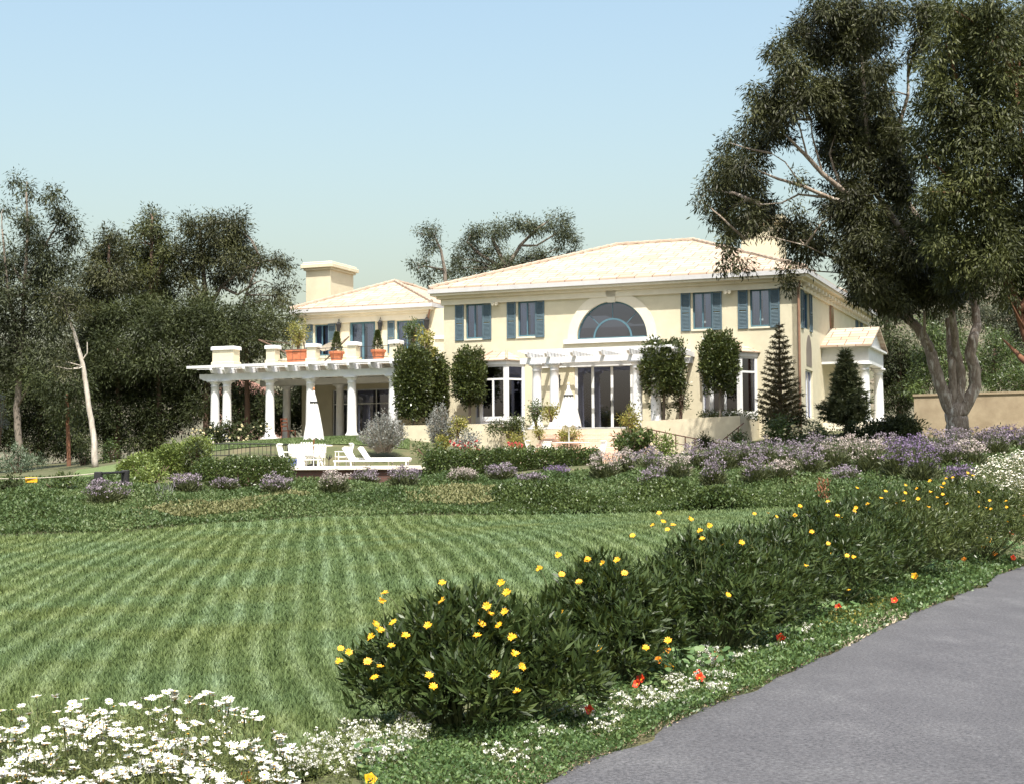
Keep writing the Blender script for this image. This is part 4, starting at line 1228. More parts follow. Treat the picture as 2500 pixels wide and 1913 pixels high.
def shrub(name, label, cat, px0, px1, py0, py1, Y, mat, dens=60, k=22, sig=.09, L=.10, Wf=.4, droop=0.0, depth=None, stem=None, lumps=10, group=None, ground=None, shell=.4):
    """rounded shrub filling the picture box, as deep as it is wide"""
    cx, cy = (px0+px1)/2, (py0+py1)/2
    a, b = at(px0, cy, Y), at(px1, cy, Y); t, u = at(cx, py0, Y), at(cx, py1, Y)
    wdt = b.x-a.x; hgt = t.z-u.z; dp = depth or wdt
    zb = u.z if ground is None else ground
    root = empty(name, ((a.x+b.x)/2, Y, zb), 0, label, cat, group)
    B = []
    for i in range(lumps):
        an = random.uniform(0, 2*math.pi); q = random.random()**.6; zz = random.uniform(.22, .80)
        s = math.sqrt(max(0.05, 1-(2*(zz-.45))**2))
        r = min(wdt, hgt)*random.uniform(.20, .30)
        B.append(((a.x+b.x)/2 + (wdt/2-r)*q*s*math.cos(an), Y + (dp/2-r*.8)*q*s*math.sin(an), u.z + max(r*.8, min(hgt-r*.9, hgt*zz)), r))
    V, F = crown_leaves(B, dens, k, sig, L, Wf, droop, shell=shell, flat=1.0)
    put_leaves('foliage', V, F, mat, root)
    m = MB()
    for i in range(5):
        tx = random.uniform(-.3, .3)*wdt; ty = random.uniform(-.3, .3)*dp
        m.tube([(random.uniform(-.05, .05), random.uniform(-.05, .05), -.1), (tx*.5, ty*.5, hgt*.35), (tx, ty, hgt*.7)], [.035, .025, .01], 6)
    m.build('stem', stem or BARKD, root)
    return root
shrub('shrub', 'grey green rounded shrub at the far left under the tall gum tree', 'shrub', -30, 118, 1075, 1160, 64, leafmat('grey_green_leaf', [(0.06,0.085,0.05),(0.10,0.14,0.085),(0.17,0.21,0.14)], .2, .5, .8), lumps=16)
shrub('shrub', 'dark rounded shrub between the orange and white trunks', 'shrub', 175, 232, 1085, 1150, 64, WOODL, lumps=10)
shrub('shrub', 'green rounded shrub just right of the white leaning trunk', 'shrub', 236, 300, 1070, 1135, 63, HEDGE, lumps=10)
shrub('shrub', 'tall pale grey shrub on the left picture edge', 'shrub', -25, 28, 925, 1080, 72, SILV, lumps=10, dens=14)

# trees behind the house
Z3 = lambda l: zm(l, 950, 550, 2.8)
tree('gum_tree', 'small thin gum tree above the left roof ridge', 'tree', gpos(1040, 96),
     Z3([(270,60,52),(320,60,36),(250,110,40),(310,140,46),(240,20,38),(310,10,30),(180,285,36),(160,250,20),(240,245,26),(265,260,22),(210,300,22),(190,50,20),(250,190,25),(250,350,45),(330,300,25),(290,370,40)]),
     96, EUCB, [[(1092,760,6),(1086,660,4.5),(1076,610,3),(1062,580,2)],[(1086,660,3),(1040,650,2),(1020,655,1)]], BARKG, dens=40, spread=.8, L=.2)
tree('gum_tree', 'wide gum tree with an arching crown behind the main roof', 'tree', gpos(1240, 98),
     Z3([(560,70,70),(640,30,70),(500,150,55),(780,20,80),(720,60,60),(880,-20,70),(960,0,60),(1000,30,70),(1090,0,60),(1110,-60,40),(1150,-70,40),(1200,-40,50),(1200,20,60),(1220,60,60),(1260,110,50),(1300,150,30),(1170,60,50),(470,220,62),(600,190,75),(560,120,50),(470,290,60),(690,160,60),(620,270,70),(540,310,65),(700,240,45),(820,230,65),(780,150,40),(930,210,60),(1020,180,60),(1060,210,50),(1160,160,50),(1230,190,50),(400,330,45),(430,380,45),(760,300,70),(880,280,60),(1000,260,60)]),
     98, EUCB, [[(1250,760,9),(1235,660,7),(1215,610,5),(1200,580,3)],[(1235,660,6),(1270,600,4),(1310,560,3),(1340,540,2)],[(1235,660,5),(1170,620,3),(1140,590,2)],[(1270,600,3),(1310,600,2.5),(1360,570,2)]], BARKG, dens=34, spread=1.5, L=.2)

# trees right behind the portico and the garden wall
Z6 = lambda l: zm(l, 1900, 600, 2.8)
tree('bushy_tree', 'blue green tree seen just right of the house eaves', 'tree', gpos(2150, 84), Z6([(640,470,60),(700,490,70),(740,430,60),(660,540,50),(780,520,80),(800,440,90),(850,380,100)]), 84, WOODL, [[(2150,1000,8),(2160,850,6),(2165,780,4)]], BARKD, dens=30, twigs=False)
tree('bushy_tree', 'olive green tree behind the portico gable', 'tree', gpos(2190, 78), Z6([(760,620,70),(720,700,60),(820,680,90),(860,780,100),(760,820,90),(800,900,100),(900,880,90),(740,960,80),(860,980,90),(740,1070,70),(830,1080,80),(920,1000,80),(940,760,90),(720,1130,50)]), 78, WOODL, [[(2195,1040,8),(2195,930,6),(2200,850,4)]], BARKD, dens=60, twigs=False, L=.19)
tree('bushy_tree', 'yellowish green tree behind the trunk of the big gum', 'tree', gpos(2410, 74), Z6([(1480,620,70),(1420,680,60),(1560,700,80),(1480,760,80),(1600,800,80),(1420,800,60),(1560,860,80),(1660,860,80),(1460,900,70),(1640,760,60),(1100,820,60),(1100,700,60),(1140,920,60),(1060,600,60),(1230,620,60),(1000,560,110),(1100,640,100),(1130,760,100),(1260,700,80),(1000,760,100),(1000,880,110),(950,960,90),(1150,850,90),(1250,820,70),(1340,760,80),(1380,880,80)]), 74, HEDGE, [[(2420,1040,8),(2425,930,6),(2430,850,4)]], BARKD, dens=55, twigs=False, L=.17)
tree('bushy_tree', 'dark tree filling the gap beyond the garden wall at the right edge', 'tree', gpos(2520, 82), Z6([(1560,420,110),(1680,380,120),(1650,560,120),(1450,500,90),(1560,580,90),(1700,700,120),(1800,500,130),(1350,450,100),(1200,500,100),(1050,480,90)]), 82, FARL, [[(2520,1040,10),(2520,850,7),(2515,770,4)]], BARKD, dens=46, twigs=False)
shrub('hedge', 'bright green hedge rising above the garden wall at the right edge', 'hedge', 2395, 2620, 880, 985, 59, HEDGE, lumps=26, depth=1.6, dens=60)

# ------------------------------------------------------------------ the two big gums on the right
Z5 = lambda l: zm(l, 1650, 0, 2.4)
HB = gpos(2350, 50)
big = Z5([(445,520,38),(480,560,40),(600,300,72),(660,250,60),(560,310,30),(640,350,50),(760,150,80),(720,210,60),(880,80,90),(850,20,70),(1020,40,110),(1000,140,90),(1180,80,110),(1280,120,60),(1320,50,60),(1440,40,80),(1530,60,70),(1460,140,80),
 (700,410,100),(620,470,60),(560,560,90),(500,610,60),(840,310,110),(780,240,80),(1000,290,110),(930,220,90),(1150,240,110),(1080,180,90),(1240,250,60),(1440,240,70),(1400,300,60),(1380,360,40),
 (470,680,70),(560,680,80),(640,640,90),(780,540,100),(700,560,80),(900,510,110),(1050,450,110),(1180,400,100),(1260,380,50),(330,810,48),(310,840,40),(410,770,42),(480,820,80),(560,760,80),(640,800,60),
 (300,930,70),(240,1000,55),(270,1070,80),(180,1120,45),(165,1180,40),(220,1170,50),(380,990,90),(350,1120,100),(470,1060,70),(480,1180,70),(540,1180,50),(480,930,60),(420,900,60),
 (290,1230,80),(250,1290,60),(420,1260,80),(330,1340,70),(300,1410,45),(310,1470,28),(440,1330,70),(520,1250,70),(570,1360,45),(620,1330,60),(700,1300,50),(700,1390,80),(780,1320,60),(800,1420,70),(850,1460,50),(750,1480,60),(780,1540,40),(930,1430,20),
 (640,1590,30),(655,1640,38),(660,1680,24),(690,1520,30),(270,1550,20),(340,1555,20),(410,1560,14),
 (900,640,90),(880,720,70),(960,760,90),(900,860,70),(1040,680,120),(1020,560,90),(1160,580,110),(1260,560,60),(1080,800,120),(930,920,70),(1060,920,110),(1200,720,110),(1270,640,60),(1300,780,90),(1230,860,120),(720,1230,40),(740,1090,30),(700,1040,40),
 (1000,1080,90),(1080,1150,120),(900,1190,70),(880,1080,40),(980,1240,90),(1150,1280,120),(1040,1340,90),(1210,1020,120),(1320,930,100),(1320,1100,120),(1280,1250,120),(1130,1420,110),(1020,1430,60),(1260,1420,120),(1390,1320,110),(1380,1480,110),(1220,1560,110),(1080,1540,90),(1350,1620,110),(1120,1640,90),(1200,1720,90),(1020,1560,60),(1450,1600,90),(1060,1700,50),(1500,1480,90),(1100,1690,80),(1200,1690,100),(1320,1700,100),(1420,1710,100),(1520,1690,100),(1620,1700,90),(1720,1680,90),(1160,1770,45),(1270,1790,55),(1390,1810,55),(1520,1810,55),(1640,1780,55),(1000,1500,60),(1040,1610,60),(980,1560,45),(1480,1380,90),(1560,1600,90),(900,1390,50),(860,1420,45),(830,1340,50),(1080,1720,60),(1180,1750,60),(1260,1780,60),(1330,1800,60),(1120,1700,70),(1220,1740,70),(1300,1760,70)])
t5 = lambda x, y, r, dy=0: (1900+x/2.8, 600+y/2.8, r, dy)
s5 = lambda x, y, r, dy=0: (1650+x/2.4, y/2.4, r, dy)
TR = [[t5(1235,1340,32),t5(1225,1240,28),t5(1215,1150,27),t5(1207,1090,19),t5(1203,1055,7)],
      [t5(1205,1200,11),t5(1170,1100,17),t5(1110,960,15),t5(1060,800,15),t5(1030,690,13,.2),t5(960,570,12,.4),t5(860,480,10,.7),t5(720,390,8,.9),s5(1000,1560,6,1.0),s5(900,1500,4,.8)],
      [t5(1235,1200,11),t5(1272,1105,17),t5(1345,960,15),t5(1345,860,15),t5(1312,740,14),t5(1330,640,13),t5(1360,540,11,.4),t5(1340,380,9,.6),s5(1300,1100,7,.8),s5(1290,800,6,.8),s5(1360,560,4,.8),s5(1360,450,3,.8)],
      [t5(1218,1150,9),t5(1230,1060,14),t5(1250,950,12),t5(1245,850,12),t5(1215,720,10),t5(1200,560,9,-.2),t5(1180,380,8,-.3),s5(1150,1100,6.5,-.4),s5(1120,800,5.5,-.5),s5(1100,500,4.5,-.5),s5(1080,250,3)],
      [t5(1208,1150,8),t5(1195,1030,12),t5(1195,930,10),t5(1190,800,10),t5(1170,640,8,.6),t5(1160,500,7,.8)],
      [t5(1050,720,5,-.2),t5(1000,600,4,-.5),t5(1000,450,3,-.7)],
      [s5(1150,1160,6,-.4),s5(1000,1130,6,-.8),s5(860,1020,5.5,-1.0),s5(770,920,5,-1.1),s5(700,850,3.5,-1.2),s5(640,790,2.2,-1.3)],
      [s5(1120,1230,6,-.4),s5(900,1160,5,-1.2),s5(740,1090,4.2,-1.4),s5(600,1050,3.2,-1.5),s5(480,1000,2,-1.5)],
      [s5(900,1160,3,-1.2),s5(720,1140,2.6,-1.2),s5(620,1190,2,-1.2),s5(500,1200,1.4,-1.2)],
      [s5(960,1080,3.5,-.6),s5(930,1000,3,-.6),s5(900,900,2.2,-.6),s5(930,800,1.5,-.6)],
      [s5(770,920,2.5,-1.1),s5(730,760,2,-1.1),s5(700,700,1.2,-1.1)],
      [s5(860,1020,2.5,-1.0),s5(800,800,2,-.9),s5(790,700,1.2,-.9)],
      [s5(740,1090,2,-1.4),s5(640,950,1.5,-1.4),s5(560,900,1,-1.4)],
      [s5(930,1520,2,-.4),s5(760,1440,1.6,-1.2),s5(560,1390,1.2,-1.7),s5(400,1400,.8,-1.9)],
      [s5(980,1600,1.8,.3),s5(820,1590,1.5,-.6),s5(640,1540,1.1,-1.2),s5(440,1480,.7,-1.6)]]
BIG = tree('gum_tree', 'huge dark gum tree with a forked pale trunk in front of the house corner', 'tree', HB, big, 50, EUC, TR, BARKP, dens=85, k=40, sig=.15, L=.17, Wf=.24, droop=.75, spread=2.4, copies=2, twigs=True)
IB = gpos(2545, 45)
right_ = Z5([(1700,130,140),(1640,60,110),(1850,60,140),(1780,140,110),(2000,130,150),(1580,260,110),(1700,280,140),(1850,260,150),(1990,330,150),(1510,370,80),(1600,420,130),(1760,440,140),(1900,480,150),(2040,520,150),(1470,500,70),(1560,560,120),(1460,620,90),(1600,680,130),(1750,640,140),(1930,680,150),(1440,760,90),(1560,820,130),(1720,820,150),(1880,860,150),(2040,880,150),(1470,930,90),(1600,990,130),(1760,1030,150),(1930,1060,150),(1500,1130,100),(1640,1180,140),(1820,1220,150),(2000,1260,150),(1520,1280,110),(1660,1360,130),(1840,1400,150),(2010,1450,150),(1560,1440,100),(1700,1520,120),(1880,1560,140),(2040,1620,140),(1590,1600,90),(1760,1660,80),(1950,1720,80),(2060,1780,70),
 (2180,300,180),(2200,600,180),(2220,900,180),(2200,1200,180),(2200,1500,170),(2150,60,160)])
TR2 = [[(2548,1120,34),(2546,1000,28),(2530,900,22),(2512,820,17),(2490,760,14,.4),(2462,700,11,.6),(2440,620,8,.6),(2420,500,6,.4),(2400,300,4)],
       [(2530,900,14),(2500,880,8),(2470,850,4,.5),(2446,826,1.2,.6)],[(2512,820,12),(2520,650,9),(2500,400,6),(2480,200,4)],[(2490,760,8),(2520,700,6),(2560,600,5)]]
tree('gum_tree', 'second big gum tree at the right edge with lighter olive leaves', 'tree', IB, right_, 45, EUC2, TR2, BARKO, dens=62, k=38, sig=.16, L=.17, Wf=.25, droop=.7, spread=2.0, copies=2)

# ------------------------------------------------------------------ clipped trees and shrubs along the house
def standard(label, px, pyt, pyb, halfw, py_ground, Y, mat=TOPI, name='clipped_tree', group=None, seed=0, square=.75):
    c = at(px, (pyt+pyb)/2, Y); hz = (at(px, pyt, Y).z-at(px, pyb, Y).z)/2; hw = halfw/FPX*Y
    zg = at(px, py_ground, Y).z
    root = empty(name, (c.x, Y, zg), 0, label, 'clipped tree', group)
    n = int(10500*hw*hz*4/3)
    pw = 2.0 + 2.2*(1-square)*2
    d = unit(rng.normal(size=(n, 3)))
    d /= (np.abs(d)**pw).sum(1, keepdims=True)**(1/pw)
    r = rng.random(n)**.42
    lum = 1 + .07*np.sin(d[:, 0]*7+seed)+.06*np.sin(d[:, 2]*9+seed*2)+.05*np.sin(d[:, 1]*8+seed)
    r *= lum*(1+.06*rng.normal(size=n))
    P = np.stack([c.x+d[:, 0]*r*hw, Y+d[:, 1]*r*hw, c.z+d[:, 2]*r*hz], 1)
    D = d*.7 + rng.normal(size=(n, 3))*.6; D[:, 2] += .25
    Ln = .12*(.6+.8*rng.random(n))
    V, F = leaves(P, D, Ln, Ln*.45)
    put_leaves('crown', V, F, mat, root)
    m = MB(); m.tube([(0, 0, -.05), (.02, .01, (c.z-zg)*.5), (0, 0, c.z-zg)], [.06, .05, .04], 8, .1)
    m.build('trunk', BARKG, root)
    return root
standard('dark clipped standard tree hiding the right end of the terrace pergola', 1008, 842, 1022, 42, 1040, 63.8, seed=1)
standard('narrower clipped standard tree tucked behind the taller one by the terrace', 1062, 862, 1028, 30, 1040, 65.0, seed=2)
standard('oval clipped standard tree beside the left bay window', 1146, 855, 988, 40, 1030, 63.3, seed=3)
standard('square clipped standard tree at the right end of the entry pergola', 1619, 830, 966, 54, 1022, 59.2, seed=4, square=.6)
standard('pointed clipped standard tree in front of the right bay window', 1756, 812, 952, 48, 1020, 58.2, seed=5)
shrub('clipped_shrub', 'narrow dark green clipped column beside the square clipped tree', 'shrub', 1640, 1680, 915, 1020, 59.4, TOPI, lumps=12, dens=90, depth=.6)
shrub('shrub', 'loose green shrub under the square clipped tree', 'shrub', 1582, 1640, 965, 1022, 59.5, HEDGE, lumps=9)
shrub('climbing_plant', 'tall yellowish climbing plant above the clipped trees at the terrace end', 'plant', 1008, 1064, 800, 900, 64.5, YELG, lumps=10, dens=26, L=.15)
shrub('shrub', 'small round green bush at the terrace end pillar', 'shrub', 984, 1030, 782, 832, 65.5, HEDGE, lumps=8)

def conifer(label, px, pyt, pyb, halfw, Y, mat, name, tiers, nb, droop, up, lw, bark, npl, sparse=False):
    b = at(px, pyb, Y); t = at(px, pyt, Y); Hh = t.z-b.z; hw = halfw/FPX*Y
    root = empty(name, tuple(b), 0, label, 'conifer')
    m = MB(); m.tube([(0, 0, -.1), (0, 0, Hh*.5), (0, 0, Hh)], [.09, .06, .012], 8)
    PP = []; DD = []
    for i in range(tiers):
        f = (i+.5)/tiers; z = Hh*(.06+.92*f); Rr = hw*(1-f)**.8*(1.0+random.uniform(-.1, .1)) + .06
        n = max(4, int(nb*(1-f*.5)))
        for k in range(n):
            a = 2*math.pi*(k+random.uniform(-.3, .3)+.5*(i % 2))/n
            rr = Rr*(random.uniform(.72, 1.08) if nb < 12 else random.uniform(.5, 1.15))
            p = [Vector((0, 0, z)), Vector((rr*.5*math.cos(a), rr*.5*math.sin(a), z+up*rr*.4)), Vector((rr*math.cos(a), rr*math.sin(a), z+up*rr - droop*rr))]
            m.tube(p, [.018, .012, .004], 5)
            q = npl*rr
            for _ in range(int(q)):
                s = random.random(); s = .12+.88*s
                c = p[0].lerp(p[1], s*2) if s < .5 else p[1].lerp(p[2], s*2-1)
                PP.append((c.x+random.gauss(0, .02), c.y+random.gauss(0, .02), c.z+random.gauss(0, .02)))
                DD.append((math.cos(a)+random.gauss(0, .8), math.sin(a)+random.gauss(0, .8), random.gauss(.1, .7)))
    P = np.array(PP)+np.array(b); D = np.array(DD); n = len(P)
    V, F = leaves(P, D, lw*(.6+.8*rng.random(n)), .03)
    put_leaves('needles', V, F, mat, root)
    m.build('trunk', bark, root)
    return root
conifer('sparse tiered young conifer with upswept branches at the house corner', 1906, 786, 1045, 62, 55.6, NORF, 'conifer_tree', 17, 9, .10, .42, .12, BARKD, 190)
conifer('dark dense conifer in front of the portico', 2068, 850, 1050, 60, 57.5, CONIF, 'conifer_tree', 15, 13, .1, .35, .2, BARKD, 330)

def silver(label, px0, px1, py0, py1, Y, n=90):
    a = at((px0+px1)/2, py1, Y); Hh = at((px0+px1)/2, py0, Y).z-a.z; hw = (px1-px0)/2/FPX*Y
    root = empty('silver_shrub', tuple(a), 0, label, 'shrub')
    m = MB(); PP = []; DD = []
    for i in range(n):
        an = random.uniform(0, 2*math.pi); q = random.random()**.6
        e = Vector((hw*q*math.cos(an), hw*q*math.sin(an), Hh*(1-.5*q*q)*random.uniform(.75, 1.03)))
        s = e*.25; s.z = e.z*.15; md = e*.6; md.z = e.z*.55
        m.tube([s, md, e], [.012, .008, .004], 4)
        for k in range(42):
            t = random.uniform(.3, 1); c = s.lerp(md, t*2) if t < .5 else md.lerp(e, t*2-1)
            PP.append((c.x+random.gauss(0, .05), c.y+random.gauss(0, .05), c.z+random.gauss(0, .05))); DD.append((e.x+random.gauss(0, .5), e.y+random.gauss(0, .5), .5+random.gauss(0, .5)))
    P = np.array(PP)+np.array(a)
    V, F = leaves(P, np.array(DD), .09*(.6+.8*rng.random(len(P))), .032)
    put_leaves('foliage', V, F, SILV, root); m.build('stem', BARKG, root)
silver('broad silver leaved shrub in front of the pergola end', 876, 1000, 1000, 1112, 56.6, 130)
silver('upright silver leaved shrub before the low cream wall', 1036, 1112, 980, 1112, 56.4, 95)
shrub('flowering_shrub', 'yellow green shrub against the low cream wall beside the silver shrub', 'shrub', 1082, 1150, 1012, 1075, 56.2, YELG, lumps=10, dens=45)
shrub('shrub', 'low green shrub in front of the low cream wall', 'shrub', 985, 1100, 1078, 1130, 55.2, HEDGE, lumps=12, depth=1.2)
o = shrub('flowering_shrub', 'wispy shrub with pink blooms under the low cream wall', 'shrub', 1096, 1180, 1050, 1100, 55.9, SILV, lumps=8, dens=22)
def blooms(root, n, box, mat, size, name='bloom', stuff=False):
    """blossoms scattered over a box given in world coordinates"""
    x0, x1, y0, y1, z0, z1 = box
    m = MB()
    for k in range(7):
        d = Vector((random.gauss(0, 1), random.gauss(0, 1), random.gauss(0, 1))).normalized()*size*.5
        q = Vector((random.gauss(0, 1), random.gauss(0, 1), random.gauss(0, 1))); e = d.cross(q).normalized()*size*.4
        m.quad(-d, e, d, -e)
    b = m.build(name, mat, root)
    for i in range(n):
        o = b if i == 0 else b.copy()
        if i: COL.objects.link(o)
        o.location = Vector((random.uniform(x0, x1), random.uniform(y0, y1), random.uniform(z0, z1)))-root.location
        o.rotation_euler = (random.uniform(0, 6), random.uniform(0, 6), 0); o.scale = (random.uniform(.6, 1.1),)*3
    return b
def bbox(px0, px1, py0, py1, Y, dp):
    a, b = at(px0, py1, Y), at(px1, py0, Y)
    return (a.x, b.x, Y-dp, Y, a.z, b.z)
blooms(o, 26, bbox(1100,1170,1075,1100,55.5,.3), ROSER, .12)
o = shrub('flowering_shrub', 'yellow flowered shrub with red blooms at the patio corner', 'shrub', 1232, 1288, 1052, 1096, 56.5, YELG, lumps=9, dens=40)
blooms(o, 16, bbox(1240,1275,1078,1096,56.1,.2), ROSER, .13)
shrub('shrub', 'small brown stemmed shrub between the silver shrubs', 'shrub', 1068, 1100, 1060, 1105, 55.8, BARKO and YELG, lumps=5, dens=22)
shrub('hedge', 'dark hedge under the left bay window', 'hedge', 1180, 1302, 1018, 1066, 60.2, TOPI, lumps=22, depth=1.0, dens=90)
shrub('hedge', 'thin low hedge on top of the right retaining wall', 'hedge', 1700, 1850, 1007, 1022, 58.3, TOPI, lumps=26, depth=.4, dens=120, L=.09)
shrub('potted_bush', 'yellow green bushy plant in front of the right entry columns', 'plant', 1507, 1566, 985, 1056, 58.6, YELG, lumps=12, dens=40)
shrub('climbing_plant', 'green climber wound round the left entry columns', 'plant', 1288, 1330, 972, 1040, 59.2, HEDGE, lumps=9, dens=30)
shrub('climbing_plant', 'green plant leaning on the second entry column', 'plant', 1322, 1368, 985, 1022, 59.0, YELG, lumps=7, dens=26)
shrub('shrub', 'low round yellowish bush at the foot of the left steps', 'shrub', 1362, 1416, 1052, 1080, 58.8, YELG, lumps=9, dens=50)
o = shrub('rose_hedge', 'dark hedge with pale roses below the terrace pergola', 'hedge', 474, 668, 1028, 1086, 63.5, WOODL, lumps=34, depth=1.3, dens=70, L=.13)
blooms(o, 30, bbox(470,665,1034,1078,62.8,.25), ROSEW, .13)
for lb_, bx in (('rose bush with pale blooms right of the retaining wall', (1858,1950,1018,1085)), ('wide rose bush with a few white blooms below the portico', (1935,2060,1032,1092)), ('dark green bush left of the dark hedge by the wall', (2040,2120,1035,1095))):
    o = shrub('rose_bush', lb_, 'shrub', bx[0], bx[1], bx[2], bx[3], 53.6, WOODL if 'dark' in lb_ else HEDGE, lumps=22, dens=95)
    if 'bloom' in lb_: blooms(o, 12, bbox(bx[0]+8,bx[1]-8,bx[2]+6,bx[3]-20,53.2,.4), ROSEW, .13)
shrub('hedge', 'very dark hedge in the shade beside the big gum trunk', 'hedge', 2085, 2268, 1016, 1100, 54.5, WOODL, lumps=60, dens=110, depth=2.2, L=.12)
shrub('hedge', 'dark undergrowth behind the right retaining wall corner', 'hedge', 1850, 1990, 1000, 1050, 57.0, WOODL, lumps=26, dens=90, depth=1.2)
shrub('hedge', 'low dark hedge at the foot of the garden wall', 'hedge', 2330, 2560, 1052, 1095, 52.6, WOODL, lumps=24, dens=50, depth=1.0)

# clipped hedges below the pool deck
def hedge_run(label, pts, w_, mat, hgt=None, name='hedge', jitter=.05, dens=1500):
    """hedge along (px, top py, bottom py, depth) stations"""
    st = [(at(a, t, Y), at(a, b, Y)) for a, t, b, Y in pts]
    root = empty(name, tuple(st[0][1]), 0, label, 'hedge')
    PP = []; DD = []
    for (t0, b0), (t1, b1) in zip(st, st[1:]):
        ln = (b1-b0).length; n = int(dens*ln*(w_ + (t0.z-b0.z)))
        for i in range(n):
            f = random.random(); t = t0.lerp(t1, f); b = b0.lerp(b1, f); hh = t.z-b.z
            # near surface of a rounded box section
            an = random.uniform(-.1, math.pi+.1); q = random.random()**.3
            cx = abs(math.cos(an))**.6*math.copysign(1, math.cos(an)); cz = abs(math.sin(an))**.5
            lump = 1+.08*math.sin(f*ln*5+cx*3)+.05*math.sin(f*ln*11+cz*4)
            z = b.z + hh*(random.random() if random.random() < .45 else cz*q)*lump
            y = b.y + w_*.5*cx*(.75+.25*q)*lump
            PP.append((b.x+random.gauss(0, jitter), y+random.gauss(0, jitter*.6), z+random.gauss(0, jitter*.6)))
            DD.append((random.gauss(0, .7), cx*.6+random.gauss(0, .6), cz*.6+random.gauss(.1, .6)))
    P = np.array(PP)
    V, F = leaves(P, np.array(DD), .085*(.6+.8*rng.random(len(P))), .05)
    put_leaves('foliage', V, F, mat, root)
    m = MB()
    for (t0, b0), (t1, b1) in zip(st, st[1:]):
        for k in range(3):
            p = b0.lerp(b1, (k+.5)/3)-root.location; q = t0.lerp(t1, (k+.5)/3)-root.location
            m.tube([p-Vector((0,0,.15)), p.lerp(q, .75)], [.035, .015], 6)
    m.build('stem', BARKD, root)
    return root
hedge_run('clipped hedge block left of the pool deck front', [(478,1124,1196,47.5),(540,1119,1198,47.5),(620,1116,1198,47.6),(712,1119,1194,47.8)], 1.5, HEDGE)
hedge_run('long clipped hedge from the pool deck to the patio', [(1036,1102,1172,49),(1150,1097,1166,49.2),(1270,1095,1160,49.6),(1380,1094,1154,50),(1466,1098,1150,50.4)], 1.3, HEDGE)
hedge_run('clipped hedge sloping up left of the iron fence', [(300,1125,1165,49),(380,1100,1160,50),(450,1076,1160,51),(505,1068,1158,52)], 1.6, HEDGEY)
shrub('shrub', 'dark glossy shrub at the upper end of the sloping hedge', 'shrub', 440, 512, 1066, 1150, 50.2, TOPI, lumps=12, dens=80)
shrub('shrub', 'bright yellow green shrub at the lower end of the sloping hedge', 'shrub', 292, 440, 1112, 1192, 46.8, HEDGEY, lumps=18, dens=60)
shrub('shrub', 'broad glossy green shrub left of the brown stair rail', 'shrub', 1472, 1608, 1050, 1118, 52, HEDGE, lumps=18, dens=60, L=.16)
shrub('shrub', 'green shrub growing against the brown stair rail', 'shrub', 1592, 1655, 1060, 1125, 51.6, HEDGEY, lumps=9, dens=50)
shrub('shrub', 'small dark clipped ball at the stair rail end', 'shrub', 1700, 1740, 1065, 1098, 53, WOODL, lumps=8, dens=90)
shrub('shrub', 'dark thin shrub climbing the corner of the right wall', 'shrub', 1780, 1822, 1050, 1098, 54.2, HEDGE, lumps=6, dens=24)
shrub('shrub', 'dark rounded bush in the left meadow below the yellow sign', 'shrub', -8, 66, 1168, 1222, 41.5, WOODL, lumps=14, dens=80)
shrub('shrub', 'low spreading green bush right of the yellow sign', 'shrub', 88, 196, 1168, 1205, 42.5, HEDGE, lumps=14, dens=60)

# ------------------------------------------------------------------ upper lawn (the turf by the pergola) as its own sheet
ul = [at(520,1098,58.4), at(700,1094,58.4), at(900,1090,58.4), at(1000,1088,58.6)]
uf = [at(480,1088,64.5), at(700,1072,64.5), at(900,1068,64.5), at(1000,1067,64)]
UPL = strip_sheet('upper_lawn', [(p.x, p.y) for p in ul], [(p.x, p.y) for p in uf], 30, 12, .03, PUPPER)
sl = strip_sheet('grass_slope', [(at(150,1170,46).x, 46), (at(330,1170,46).x, 46)], [(at(210,1142,60).x, 59), (at(345,1122,60).x, 60)], 20, 20, .03, PUPPER)

# ------------------------------------------------------------------ umbrellas, tables, chairs, loungers
def umbrella(label, ptop, phem, pfoot, Y, hw_px, pole_mat, zfoot):
    t = at(*ptop, Y); hm = at(*phem, Y)
    root = empty('closed_umbrella', (t.x, Y, zfoot), 0, label, 'umbrella')
    zt, zh = t.z-zfoot, hm.z-zfoot; hw = hw_px/FPX*Y
    m = MB(); n = 32; prof = []
    for k in range(9):
        f = k/8; prof.append((hw*(.14+.86*f**.85), zt-.12-(zt-.12-zh)*f))
    prof = [(hw*.1, zt-.02)] + prof
    vs = []; fs = []
    for j, (r, z) in enumerate(prof):
        for i in range(n):
            a = 2*math.pi*i/n
            rr = r*(1+.16*math.cos(8*a)*min(1, j/3)) ; zz = z-(.10*(1+math.cos(8*a))*.5 if j == len(prof)-1 else 0)
            vs.append((rr*math.cos(a), rr*math.sin(a), zz))
    for j in range(len(prof)-1):
        for i in range(n):
            fs.append((j*n+i, (j+1)*n+i, (j+1)*n+(i+1) % n, j*n+(i+1) % n))
    fs.append(tuple(range(n)))
    m.add(vs, fs); m.build('canopy', CANVAS, root, True)
    m = MB(); rb = hw*(.14+.86*.2**.85)*1.2
    zb = zt-.12-(zt-.12-zh)*.22
    m.lathe([(rb, zb), (rb*1.03, zb+.02), (rb*1.03, zb+.045), (rb*.99, zb+.06)], 0, 0, 16)
    m.build('tie_strap', IRON, root)
    m = MB(); m.tube([(0, 0, 0), (0, 0, zt)], .028, 8); m.lathe([(.03, zt), (.045, zt+.05), (.02, zt+.1)], 0, 0, 10); m.build('pole', pole_mat, root)
    m = MB(); m.lathe([(.25, 0), (.25, .06), (.06, .1), (.05, .3)], 0, 0, 14); m.build('base', IRON, root)
    return root
umbrella('tall closed white umbrella on an orange wooden pole at the pool deck', (766, 952), (763, 1066), None, 52.0, 22, WOODP, DZ)
umbrella('closed white umbrella in front of the central glass doors', (1388, 940), (1388, 1036), None, 57.0, 27, FURN, PATZ)

